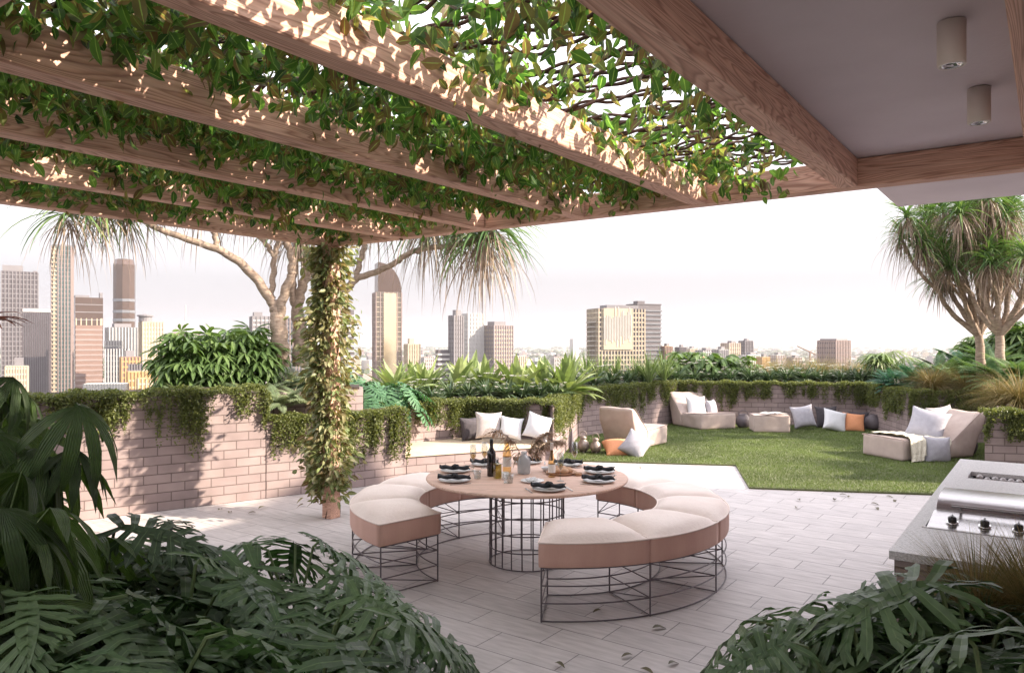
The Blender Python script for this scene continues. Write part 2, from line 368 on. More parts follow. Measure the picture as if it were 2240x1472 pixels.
def brickmat(name, w_, h_, mort, cA, cB, cM, off=.5, bd=.004, rough=.75, uvrot=None, streak=None, msm=.1):
    m, t, P, O = nodes(name)
    tc = N(t, 'ShaderNodeTexCoord'); mp = N(t, 'ShaderNodeMapping')
    t.links.new(tc.outputs['UV'], mp.inputs[0])
    if uvrot is not None: mp.inputs['Rotation'].default_value = (0, 0, uvrot[0]); mp.inputs['Location'].default_value = (uvrot[1], uvrot[2], 0)
    bt = N(t, 'ShaderNodeTexBrick'); bt.offset = off; bt.inputs['Scale'].default_value = 1.0
    bt.inputs['Brick Width'].default_value = w_; bt.inputs['Row Height'].default_value = h_; bt.inputs['Mortar Size'].default_value = mort
    bt.inputs['Mortar Smooth'].default_value = msm; bt.inputs['Bias'].default_value = 0
    bt.inputs['Color1'].default_value = (*cA, 1); bt.inputs['Color2'].default_value = (*cB, 1); bt.inputs['Mortar'].default_value = (*cM, 1)
    t.links.new(mp.outputs[0], bt.inputs['Vector'])
    mp2 = N(t, 'ShaderNodeMapping'); mp2.inputs['Scale'].default_value = streak or (1, 1, 1); t.links.new(mp.outputs[0], mp2.inputs[0])
    n = N(t, 'ShaderNodeTexNoise'); n.inputs['Scale'].default_value = 3; n.inputs['Detail'].default_value = 7; t.links.new(mp2.outputs[0], n.inputs['Vector'])
    c = mixc(t, .6, bt.outputs['Color'], ramp(t, n.outputs['Fac'], [(.25, (.60, .59, .58)), (.75, (1.18, 1.18, 1.18))]), 'MULTIPLY')
    t.links.new(c, P.inputs['Base Color']); P.inputs['Roughness'].default_value = rough; P.inputs['Specular IOR Level'].default_value = .3
    inv = N(t, 'ShaderNodeMath', operation='SUBTRACT'); inv.inputs[0].default_value = 1; t.links.new(bt.outputs['Fac'], inv.inputs[1])
    n3 = N(t, 'ShaderNodeTexNoise'); n3.inputs['Scale'].default_value = 90; t.links.new(mp.outputs[0], n3.inputs['Vector'])
    ad = N(t, 'ShaderNodeMath', operation='MULTIPLY_ADD'); ad.inputs[1].default_value = .15
    t.links.new(n3.outputs['Fac'], ad.inputs[0]); t.links.new(inv.outputs[0], ad.inputs[2]); bump(t, P, ad.outputs[0], bd)
    return m
def glassmat(name, col, gl=.10):
    m, t, P, O = nodes(name); tr = N(t, 'ShaderNodeBsdfTransparent'); tr.inputs[0].default_value = (*col, 1)
    g = N(t, 'ShaderNodeBsdfGlossy'); g.inputs['Roughness'].default_value = .04; lw = N(t, 'ShaderNodeLayerWeight'); lw.inputs[0].default_value = .25
    ad = N(t, 'ShaderNodeMath', operation='MULTIPLY_ADD'); ad.inputs[1].default_value = .6; ad.inputs[2].default_value = gl*.4; t.links.new(lw.outputs['Facing'], ad.inputs[0])
    ms = N(t, 'ShaderNodeMixShader'); t.links.new(ad.outputs[0], ms.inputs[0]); t.links.new(tr.outputs[0], ms.inputs[1]); t.links.new(g.outputs[0], ms.inputs[2]); t.links.new(ms.outputs[0], O.inputs['Surface']); return m

E2 = np.array([.812, -.584]); D1 = np.array([.584, .812])
M = {}
M['wood'] = woodmat('timber', (.66, .41, .31), (.57, .33, .24), (.38, .20, .145))
M['table'] = woodmat('table_wood', (.72, .50, .40), (.67, .45, .35), (.58, .37, .28))
M['brick'] = brickmat('mauve_brick', .29, .105, .0055, (.31, .245, .235), (.27, .21, .205), (.14, .105, .10))
M['pave'] = brickmat('grey_paving', .59, .285, .0035, (.52, .48, .47), (.46, .425, .42), (.20, .185, .185), bd=.002, rough=.55,
                     uvrot=(math.atan2(.584, .812), 0, 0), streak=(1.5, 9, 1))
M['conc'] = surf('painted_render', (.56, .49, .51), (.62, .55, .57), 2.0, .85, .002, 40)
M['seatstone'] = surf('seat_stone', (.52, .42, .31), (.60, .49, .37), 5, .7, .002, 60)
M['soil'] = surf('soil', (.03, .02, .015), (.06, .04, .03), 20, .95, .02, 30)
M['granite'] = surf('granite', (.42, .41, .415), (.74, .72, .72), 120, .35, .0, detail=2)
M['steel'] = surf('brushed_steel', (.40, .385, .385), (.52, .50, .50), 3, .24, .0006, 6, metal=1, stretch=(1, 40, 40))
M['black'] = surf('black_plastic', (.015, .015, .017), None, rough=.35)
M['wire'] = surf('dark_steel', (.13, .11, .12), None, rough=.45, metal=.3)
M['leather'] = surf('blush_leather', (.74, .62, .56), (.82, .71, .65), 4, .6, .003, 45)
M['shadeleather'] = surf('shaded_side_leather', (.52, .31, .25), (.58, .36, .29), 9, .6, .0012, 160, stretch=(1, 1, .2))  # darker red-brown puts the shade of the cushion sides into the colour
M['bean'] = surf('sand_canvas', (.42, .335, .30), (.48, .39, .35), 9, .85, .0015, 170)
M['beandark'] = surf('sand_canvas_seam', (.26, .2, .18), None, rough=.9)
M['white'] = surf('white_linen', (.58, .59, .61), (.66, .66, .68), 9, .85, .0015, 200)
M['grey'] = surf('grey_linen', (.34, .33, .37), (.41, .40, .44), 14, .88, .0015, 200)
M['pinkgrey'] = surf('stone_linen', (.40, .36, .35), (.47, .43, .42), 14, .88, .0015, 200)
M['orange'] = surf('terracotta_linen', (.60, .25, .12), (.68, .31, .16), 60, .88, .0015, 200)
M['charcoal'] = surf('charcoal_linen', (.045, .04, .045), (.07, .06, .07), 14, .9)
M['knit'] = surf('cream_knit', (.50, .46, .36), (.68, .64, .54), 70, .95, .01, 55)
M['navy'] = surf('black_cloth', (.012, .012, .016), (.03, .03, .036), 30, .8)
M['china'] = surf('stoneware', (.55, .51, .49), None, rough=.25)
M['whitechina'] = surf('white_china', (.8, .8, .8), None, rough=.2)
M['copper'] = surf('cutlery_steel', (.5, .5, .5), None, rough=.2, metal=1)
M['glass'] = glassmat('clear_glass', (.88, .90, .90))
M['vase'] = glassmat('frosted_vase', (.80, .82, .83))
_t = M['vase'].node_tree; _d = _t.nodes.new('ShaderNodeBsdfDiffuse'); _d.inputs[0].default_value = (.8, .82, .84, 1); _m = _t.nodes.new('ShaderNodeMixShader'); _m.inputs[0].default_value = .35
_o = [n for n in _t.nodes if n.type == 'OUTPUT_MATERIAL'][0]; _s = _o.inputs['Surface'].links[0].from_socket; _t.links.new(_s, _m.inputs[1]); _t.links.new(_d.outputs[0], _m.inputs[2]); _t.links.new(_m.outputs[0], _o.inputs['Surface'])
M['bottle_dark'] = surf('dark_glass', (.012, .008, .010), None, rough=.06, spec=.8)
M['wine'] = glassmat('pale_wine', (.88, .74, .48))
M['oil'] = glassmat('olive_oil', (.58, .52, .20))
M['label'] = surf('paper_label', (.78, .76, .72), None, rough=.7)
M['bread'] = surf('bread', (.50, .27, .15), (.68, .45, .30), 20, .8, .004, 40)
M['basket'] = surf('woven_wood', (.42, .24, .15), (.52, .32, .2), 40, .7)
M['pampas'] = leafmat('dry_pampas', [(.30, .19, .12), (.45, .31, .21)], .15, (1.2, 1.1, .9))
M['lampwhite'] = surf('lamp_casing', (.62, .55, .50), None, rough=.5)
M['chrome'] = surf('lamp_chrome', (.7, .7, .7), None, rough=.12, metal=1)
M['darkclay'] = surf('dark_clay', (.085, .07, .08), (.12, .10, .11), 10, .6)
M['bronze'] = surf('aged_bronze', (.20, .16, .14), (.30, .25, .22), 25, .45, metal=.5)
M['stem'] = surf('vine_bark', (.05, .025, .018), (.11, .06, .04), 30, .9)
M['greenstem'] = surf('green_stem', (.06, .10, .03), (.10, .14, .05), 10, .6)
M['bark'] = surf('pandanus_bark', (.20, .14, .10), (.40, .31, .24), 12, .9, .01, 30, stretch=(1, 1, 3))
M['vine'] = leafmat('vine_leaf', [(.022, .05, .015), (.035, .09, .022), (.06, .125, .035), (.09, .16, .045), (.14, .095, .055), (.09, .06, .04), (.045, .09, .04)], .55, (2.5, 2.6, 1.25), rib=(.2, .3, .1))
M['creeper'] = leafmat('creeper_leaf', [(.10, .14, .05), (.24, .26, .12), (.36, .37, .22), (.15, .10, .05), (.26, .23, .12), (.13, .19, .07), (.20, .25, .10)], .35, (1.3, 1.2, .7), rib=(.5, .5, .3))
M['hedge'] = leafmat('trailing_leaf', [(.07, .09, .03), (.12, .145, .045), (.19, .21, .07), (.09, .115, .04)], .38, (1.4, 1.4, .6))
M['philo'] = leafmat('lobed_leaf', [(.03, .055, .028), (.05, .09, .04), (.085, .14, .06), (.04, .07, .035)], .18, (1.2, 1.6, .7), rib=(.13, .20, .09), rough=.42, spec=.4)
M['philomid'] = leafmat('lobed_leaf_mid', [(.045, .085, .04), (.07, .125, .055), (.10, .165, .07)], .2, (1.2, 1.6, .7), rib=(.13, .20, .09), rough=.42, spec=.4)
M['philobright'] = leafmat('lobed_leaf_bright', [(.06, .15, .08), (.09, .20, .10)], .25, (1.3, 1.6, .8), rib=(.2, .3, .12))
M['rhapis'] = leafmat('strap_leaf', [(.045, .075, .03), (.065, .11, .04), (.10, .16, .05), (.05, .085, .035)], .3, (1.5, 1.7, .6), veins=6, rough=.4)
M['red'] = leafmat('red_leaf', [(.16, .05, .04), (.24, .09, .06)], .25, (1.5, 1.2, .8), veins=4)
M['scheff'] = leafmat('umbrella_leaf', [(.06, .11, .035), (.09, .15, .05), (.14, .21, .075)], .3, (1.4, 1.5, .6), rib=(.2, .3, .1))
M['fern'] = leafmat('fern_leaf', [(.07, .15, .05), (.11, .20, .07), (.16, .24, .09)], .3, (1.3, 1.4, .7))
M['fernpale'] = leafmat('silver_fern_leaf', [(.13, .19, .10), (.24, .30, .18), (.18, .20, .09)], .25, (1.2, 1.2, .8))
M['teal'] = leafmat('teal_fern_leaf', [(.03, .12, .07), (.06, .18, .10)], .25, (1.1, 1.5, .9))
M['agave'] = leafmat('agave_leaf', [(.16, .22, .09), (.24, .30, .13), (.34, .38, .20)], .25, (1.3, 1.4, .7), rough=.5)
M['lily'] = leafmat('lily_leaf', [(.05, .09, .045), (.09, .14, .07), (.18, .23, .14)], .15, (1.2, 1.4, .8))
M['petal'] = leafmat('white_petal', [(.75, .73, .68), (.85, .83, .78)], .3, (1, 1, 1))
M['spike'] = leafmat('spiky_leaf', [(.10, .16, .06), (.18, .25, .09), (.28, .33, .16)], .25, (1.3, 1.4, .7))
M['grass'] = leafmat('fountain_grass', [(.12, .14, .04), (.26, .22, .09), (.38, .30, .15), (.17, .17, .06)], .3, (1.2, 1.2, .8))
M['grassbrown'] = leafmat('brown_sedge', [(.10, .13, .035), (.22, .18, .07), (.34, .26, .13), (.18, .15, .05)], .25, (1.2, 1.1, .8))
M['pand'] = leafmat('pandanus_leaf', [(.06, .12, .04), (.11, .19, .07), (.20, .27, .10)], .3, (1.3, 1.5, .6))
M['panddead'] = leafmat('dry_pandanus_leaf', [(.20, .14, .11), (.33, .25, .20), (.26, .20, .13)], .2, (1.1, 1, .9))
M['lawnblade'] = leafmat('lawn_blade', [(.07, .11, .03), (.11, .155, .045), (.15, .19, .07)], .25, (1.3, 1.4, .6), ns=1.1, nlo=.62, nhi=1.3)
M['lawn'] = surf('lawn_base', (.07, .08, .03), (.11, .12, .05), 2.5, .95, .01, 80)
M['dryleaf'] = leafmat('fallen_leaf', [(.10, .085, .05), (.17, .15, .08)], .1, (1, 1, 1))

# ------------------------------------------------------------------ ground, terrace floor, lawn
GZ = -62.0
g = MB(); g.add([(-30000, -3000, GZ), (30000, -3000, GZ), (30000, 40000, GZ), (-30000, 40000, GZ)], np.array([[0, 1, 2, 3]]))
tag(g.build('ground', surf('city_ground', (.10, .11, .08), (.20, .19, .17), .004, .95)), kind='structure')
g = MB(); g.prism([(-9, -6), (12, -6), (13, 18), (8, 21.5), (1, 20), (-8.5, 8.5)], -.5, 0)
tag(g.build('terrace_floor', M['pave']), kind='structure')
W1A = np.array([-3.863, 8.603]); W1D = np.array([.813, .583]); W1N = np.array([-.583, .813])
def W1(t, off=0): p = W1A+W1D*t+W1N*off; return (p[0], p[1])
K = (.62, 11.35); Q2 = (1.32, 14.98); Q3 = (3.9, 17.65); Q4 = (7.95, 16.8); Q5 = (7.57, 14.35); Q6 = (9.3, 14.0); Q7 = (6.4, 10.15)
LAWN = [(.62, 12.1), (3.46, 11.6), (3.1, 9.8), (6.5, 9.15), (9.5, 8.6), (9.4, 14.2), (7.6, 14.6), (8.0, 16.9), (3.9, 17.7), (1.3, 15.1)]
g = MB(); g.prism(LAWN, .001, .022); tag(g.build('lawn', M['lawn']), kind='structure')
def inpoly(P, poly):
    x, y = P[:, 0], P[:, 1]; c = np.zeros(len(P), bool); n = len(poly)
    for i in range(n):
        x1, y1 = poly[i]; x2, y2 = poly[(i+1) % n]
        k = ((y1 > y) != (y2 > y)) & (x < (x2-x1)*(y-y1)/(y2-y1+1e-12)+x1); c ^= k
    return c
n = 330000; P = np.stack([rng.uniform(.6, 9.5, n), rng.uniform(8.6, 17.7, n)], 1)
P = P[inpoly(P, LAWN)]; n = len(P); d = rdir(n, .55, .98); h = rng.uniform(.022, .042, n)[:, None]
b0 = np.concatenate([P, np.full((n, 1), .020)], 1); a = rng.uniform(0, 2*PI, n); sd_ = np.stack([np.cos(a), np.sin(a), 0*a], 1)*.0035
V = np.stack([b0-sd_, b0+sd_, b0+d*h], 1).reshape(-1, 3)
g = MB(); g.add(V, np.arange(3*n).reshape(-1, 3)); tag(g.build('grass_blades', M['lawnblade']), 'short mown green grass blades of the lawn', 'grass', kind='stuff')

# ------------------------------------------------------------------ brick planters
def planter(label, poly, z, soilin=.06, group='mauve brick planters round the terrace', z0=0.0):
    t = thing('brick_planter', label, 'planter', (poly[0][0], poly[0][1], 0), 0, group)
    mb = MB(); mb.prism(poly, z0, z, top=True); o = mb.build('brick_wall', M['brick'], t)
    cx = sum(p[0] for p in poly)/len(poly); cy = sum(p[1] for p in poly)/len(poly)
    mb = MB(); mb.prism([(cx+(p[0]-cx)*(1-soilin), cy+(p[1]-cy)*(1-soilin)) for p in poly], z+.003, z+.03); s = mb.build('soil', M['soil'], t)
    for c in (o, s): c.location = (-poly[0][0], -poly[0][1], 0)
    return t
planter('long mauve brick planter wall at left with dark tree shadow', [W1(-7), W1(1.03), W1(1.03, 1.1), W1(-7, 1.1)], 1.30)
planter('raised rear brick planter behind the creeper covered post, holding the leaning tree', [W1(1.04, .62), W1(2.6, .62), W1(3.4, 2.4), W1(1.04, 2.4)], 1.25)
planter('brick planter wrapped around the cushioned seat niche', [W1(1.04), W1(2.955), (-1.98, 11.06), (-.75, 12.1), (.6, 11.8), K, Q2, (.2, 15.9), (-4.2, 11.2), W1(1.04, .6)], .93)
planter('brick planter along the far edge of the lawn', [(1.33, 14.99), Q3, Q4, (9.6, 19), (6, 21), (1.5, 19.2), (-.2, 16.2)], .93)
planter('brick planter jutting out behind the right lounger', [(7.96, 16.8), Q5, Q6, (12, 14.5), (12.5, 18)], .93)
planter('brick planter at right edge behind the barbecue island', [Q7, (9.31, 13.99), (12, 14.4), (12, 8.9), (9.4, 9.5)], .93)
planter('low brick planter at lower left full of lobed leaves', [(-5.5, 1.0), (-5.0, 4.25), (-1.6, 4.1), (-.75, 3.35), (-.55, 1.0)], .38)
planter('low brick planter at lower right full of lobed leaves', [(1.05, .9), (1.15, 2.75), (1.83, 3.57), (4.5, 1.65), (4.5, .9)], .56)
g = MB(); g.prism([(-1.455, 10.34), (.6, 11.42), (.59, 11.79), (-.75, 12.09), (-1.97, 11.05)], 0, .33, mi=0)
t = thing('niche_seat', 'built-in seat with pale stone top over brick in the planter niche', 'seat', (-1.455, 10.34, 0))
o = g.build('seat_base', M['brick'], t); o.location = (1.455, -10.34, 0)
g = MB(); g.prism([(-1.47, 10.31), (.615, 11.40), (.595, 11.785), (-.75, 12.085), (-1.965, 11.05)], .333, .385)
o = g.build('seat_top', M['seatstone'], t); o.location = (1.455, -10.34, 0)

# ------------------------------------------------------------------ trailing hedges hanging over the walls
DT = diamond_t(.55)
def hang(label, pts, zt, lo, hi, dens=75, back=.22, leaf=.030, lf=None):
    mb = MB(); pos = []; dr = []
    for (a, b) in zip(pts[:-1], pts[1:]):
        a = np.array(a); b = np.array(b); L = np.linalg.norm(b-a); tdir = (b-a)/L; nn = np.array([tdir[1], -tdir[0]])
        ntail = max(2, int(L/.065)); ph = R.uniform(0, 6); ns = int(L*dens*1.5/ntail)
        for q_ in range(ntail):
            sc_ = R.uniform(0, L); f = .5+.5*math.sin(sc_*4.1+ph)*math.sin(sc_*1.9+1.7*ph); f = f**1.4*(.35+.85*R.random())
            tl = lo+.06+(hi-lo)*f
            for k in range(ns):
                s_ = min(max(R.gauss(sc_, .06), 0), L); p = a+tdir*s_; ln = max(lo*R.uniform(.7, 1.5), tl*R.uniform(.3, 1.05))
                m_ = max(3, int(ln/.014)); tt = np.linspace(0, 1, m_); off = .02+.06*rng.random()
                P_ = np.zeros((m_, 3)); P_[:, :2] = p+nn*(off+.02*np.sin(tt*6+s_*9))[:, None]+tdir*((sc_-s_)*.6*tt+.02*np.sin(tt*4+s_*20))[:, None]
                P_[:, 2] = zt+.03-ln*tt
                pos.append(P_+rng.normal(0, .011, (m_, 3)))
        m_ = int(L*back*15000*.7)      # mat on the top
        q = rng.uniform(0, L, m_); w_ = rng.uniform(-back, .09, m_)
        hgt = .05*(np.sin(q*7)+np.sin(q*17+2))*.3
        P_ = np.zeros((m_, 3)); P_[:, :2] = a+tdir*q[:, None]+nn*w_[:, None]; P_[:, 2] = zt+.01+.08*rng.random(m_)+hgt; pos.append(P_)
    P_ = np.concatenate(pos); m_ = len(P_); d = rdir(m_, -1, .35); up = rdir(m_, 0, 1)
    mb.scatter(DT, P_, frames(d, up), rng.uniform(.8, 1.5, m_)*leaf)
    o = mb.build('trailing_hedge', M['hedge']); tag(o, label, 'hedge', 'small leaved hedges trailing over the planter walls'); return o
hang('dark green trailing hedge draped along the top of the long left wall', [W1(-6.5), W1(1.03)], 1.30, .20, .70, 120)
hang('short trailing hedge end hanging on the step down beside the post', [W1(1.05), W1(1.75)], .93, .18, .75, 130)
hang('trailing hedge with long tails hanging between the post and the niche seat', [W1(1.75), W1(2.955)], .93, .28, .80, 150)
hang('trailing hedge over the left inner side of the seat niche', [(-1.98, 11.06), (-.75, 12.1)], .93, .2, .50, 110)
hang('trailing hedge along the back of the seat niche above the pillows', [(-.75, 12.1), (.6, 11.8)], .93, .25, .5, 140)
hang('bright trailing hedge falling over the niche corner beside the lanterns', [K, (1.32, 14.98)], .95, .3, .75, 80)
hang('trailing hedge behind the left lounger, partly sunlit', [Q2, Q3], .93, .2, .75, 90)
hang('shaded trailing hedge along the far lawn wall', [Q3, Q4], .93, .2, .58, 110)
hang('trailing hedge on the side of the jutting planter by the dark urn', [Q4, Q5], .93, .3, .6, 100)
hang('trailing hedge directly behind the right lounger', [Q5, Q6], .93, .3, .62, 120)
hang('trailing hedge at right edge over the wall behind the barbecue', [Q7, (9.4, 9.5)], .93, .25, .65, 120)

# ------------------------------------------------------------------ pergola
PC = np.array([-1.985, 8.24]); ZB = 2.965; BH = .19; BW = .13
def PG(e2, e1): p = PC+E2*e2-D1*e1; return (p[0], p[1])
pg = thing('pergola', 'timber pergola of heavy red-brown beams covered in leafy vines', 'pergola', (PC[0], PC[1], 0), math.atan2(-D1[1], -D1[0]))
# local x of pergola runs toward the camera-left (e1), local y = e2 direction? build beams with own local axes
def beam(a, b, z=ZB, w_=BW, h_=BH, name='beam'):
    a = np.array(a); b = np.array(b); L = np.linalg.norm(b-a); mb = MB(); mb.bbox((L/2, 0, h_/2), (L, w_, h_), bev=.006)
    o = mb.build(name, M['wood']); o.location = (a[0], a[1], z); o.rotation_euler = (0, 0, math.atan2(b[1]-a[1], b[0]-a[0]))
    o.parent = pg; o.matrix_parent_inverse = Matrix.LocRotScale(pg.location, pg.rotation_euler, None).inverted(); return o
bay = 1.06
for k in range(6): beam(PG(bay*k, .07 if k else -.065), PG(bay*k, 7.5), name='rafter')
beam(PG(6.37, .067), PG(6.37, 7.5), name='rafter')
beam(PG(.067, 0), PG(11, 0), name='edge_beam')
for k in range(5): beam(PG(bay*k+.068, 4.62), PG(bay*(k+1)-.068, 4.62), name='cross_beam')
pp = MB(); pp.bbox((0, 0, ZB/2-.002), (.14, .14, ZB-.004), bev=.006)
po = pp.build('post', M['wood']); po.location = (PG(.02, .02)[0], PG(.02, .02)[1], 0); po.rotation_euler = (0, 0, math.atan2(E2[1], E2[0]))
po.parent = pg; po.matrix_parent_inverse = Matrix.LocRotScale(pg.location, pg.rotation_euler, None).inverted()

# vine over the pergola: twisted stems + foliage per bay
vt = thing('climbing_vine', 'dense green climbing vine with twisted brown stems laid over the pergola rafters', 'vine', (PC[0], PC[1], ZB+BH))
def put(mb, name, mat, root, smooth=False):
    o = mb.build(name, mat, root, smooth); o.location = (-root.location[0], -root.location[1], -root.location[2]); return o
for k in range(24):
    e1 = .16+.205*k+R.uniform(-.02, .02); mb = MB(); m_ = 150; t_ = np.linspace(-.1, 5.27, m_); ph = R.uniform(0, 6)
    for q in range(3):
        w0 = 2*PI*t_/(.34+.05*q)+q*2.1+ph; rr_ = .016+.007*np.sin(t_*3.1+q+ph)
        loops = .03*np.clip(np.sin(t_*2.7+q*2+ph*3), .6, 1)-.018 if q == 2 else 0
        ee = e1+rr_*np.cos(w0)+.025*np.sin(t_*1.3+ph); zz = ZB+BH+.035+rr_*np.sin(w0)+loops
        P_ = np.zeros((m_, 3)); P_[:, :2] = PC+E2*t_[:, None]-D1*ee[:, None]; P_[:, 2] = zz
        mb.tube(P_, .0085 if q < 2 else .0055, 5, cap=False)
    put(mb, 'stem', M['stem'], vt, True)
VT = leaf_t(.52, 4, .28, .14, .38, 1.7)
def cloud(mb, n, fn, size, T=VT, mi=0, down=.55):
    P_ = fn(n); n = len(P_); d = norm(rdir(n, -1, .6)+np.array([0, 0, -down])); up = norm(rdir(n, -.2, 1))
    mb.scatter(T, P_, frames(d, up), rng.uniform(.65, 1.25, n)*size, mi)
for b_i in range(5):
    mb = MB(); dens = [1.0, 1.0, 1.0, .85, .28][b_i]
    ncl = int(360*dens); ce = []; 
    for _ in range(ncl):
        a_ = R.uniform(.06, .94); e1 = R.uniform(-.0, 4.75)
        if b_i == 4:
            a_ = R.random()**1.7*.95
            if R.random() < .25 and e1 < 1.3: a_ = R.uniform(.1, .7)
        ce.append((b_i*bay+a_*bay, e1, R.uniform(-.03, .10)+(-.10 if R.random() < .16 else 0)))
    ce = np.array(ce); per = 22
    idx = np.repeat(np.arange(ncl), per); c_ = ce[idx]+rng.normal(0, 1, (len(idx), 3))*np.array([.085, .10, .050])
    if b_i != 4: c_[:, 0] = np.clip(c_[:, 0], b_i*bay+.04, (b_i+1)*bay-.04)
    keep = (c_[:, 0] < 5.2) & (c_[:, 0] > .02) & (c_[:, 1] > .07); c_ = c_[keep]
    P_ = np.zeros((len(c_), 3)); P_[:, :2] = PC+E2*c_[:, :1]-D1*c_[:, 1:2]; P_[:, 2] = ZB+BH+.015+c_[:, 2]
    cloud(mb, 0, lambda n: P_, .080)
    put(mb, 'foliage', M['vine'], vt)
# creeper on the post
ct = thing('post_creeper', 'yellow-green variegated creeper wound up the pergola corner post', 'creeper', (PG(0, 0)[0], PG(0, 0)[1], 0))
mb = MB()
for q in range(3):
    t_ = np.linspace(0, 2.95, 60); w0 = t_*3.2+q*2.1
    P_ = np.stack([.09*np.cos(w0), .09*np.sin(w0), t_], 1); mb.tube(P_, .009, 5, cap=False)
mb.build('stem', M['stem'], ct, True)
mb = MB(); n = 4200; z = rng.uniform(.18, 2.98, n)
rr_ = .10+.15*np.abs(rng.normal(0, .55, n))*(1+.35*np.sin(z*4.2)+.25*np.sin(z*9+1)); a = rng.normal(PI*1.05, 1.5, n)
rr_ = np.where((z < .45), rr_*.8, rr_); keep = (z > .32) | (rng.random(n) < .3)
P_ = np.stack([rr_*np.cos(a), rr_*np.sin(a), z], 1)[keep]; n = len(P_)
d = norm(np.stack([np.cos(a[keep]), np.sin(a[keep]), np.full(n, -.5)], 1)+rng.normal(0, .5, (n, 3))); 
mb.scatter(leaf_t(.45, 4, .3, .14, .35, 1.6), P_, frames(d, rdir(n, .1, 1)), rng.uniform(.06, .11, n)); mb.build('foliage', M['creeper'], ct)

# ------------------------------------------------------------------ building: roof slab, ceiling lamps, added shade wing
bt_ = thing('building', 'apartment building corner with plain grey soffit overhanging the barbecue', 'building', (3.4, 7, 0))
mb = MB(); mb.prism([PG(5.28, -2.12), PG(16, -2.12), PG(16, 12), PG(5.28, 12)], ZB+BH+.004, 3.35); put(mb, 'roof_slab', M['conc'], bt_)
mb = MB(); mb.prism([(9.0, -5.19), (13, -5.19), (13, 8.1), (9.0, 8.1)], 0, 3.16); mb.prism([(9.0, -5.19), (13, -5.19), (13, 8.1), (9.0, 8.1)], 3.36, 6.2); put(mb, 'added_shade_wing', M['conc'], bt_)  # unseen wing, added to keep the sun off the floor and table
def downlight(x, y, label):
    t = thing('ceiling_light', label, 'ceiling light', (x, y, ZB+BH), 0, 'cylinder downlights under the soffit')
    mb = MB(); r = .05; mb.lathe([(0, 0), (r, 0), (r, -.165), (r-.003, -.17), (r-.009, -.17), (r-.011, -.15), (.0, -.13)], 32); mb.build('casing', M['lampwhite'], t, True)
    mb = MB(); mb.lathe([(r-.012, -.166), (r-.016, -.169), (r-.020, -.160), (.022, -.140), (.012, -.150), (0, -.152)], 24); mb.build('reflector', M['chrome'], t, True)
downlight(1.70, 2.90, 'near, larger cylinder downlight under the grey soffit')
downlight(2.28, 3.66, 'farther cylinder downlight under the grey soffit, lower in the photo')


# ------------------------------------------------------------------ round table
TC = (.13, 6.58); TR = .88
tb = thing('dining_table', 'round blush wooden table on a dark wire cage drum base', 'table', (TC[0], TC[1], 0))
mb = MB(); mb.lathe([(0, .722), (TR-.02, .722), (TR-.004, .73), (TR, .738), (TR-.003, .746), (TR-.012, .75), (0, .75)], 96); mb.build('table_top', M['table'], tb, True)
mb = MB()
for k in range(6):
    z = .008+.142*k; a = np.linspace(0, 2*PI, 49); mb.tube(np.stack([.33*np.cos(a), .33*np.sin(a), 0*a+z], 1), .0055, 6, cap=False)
mb.build('base_ring', M['wire'], tb, True)
mb = MB()
for k in range(22):
    a = 2*PI*k/22; mb.tube([(.324*math.cos(a), .324*math.sin(a), .004), (.324*math.cos(a), .324*math.sin(a), .72)], .0055, 6)
mb.build('base_bars', M['wire'], tb, True)

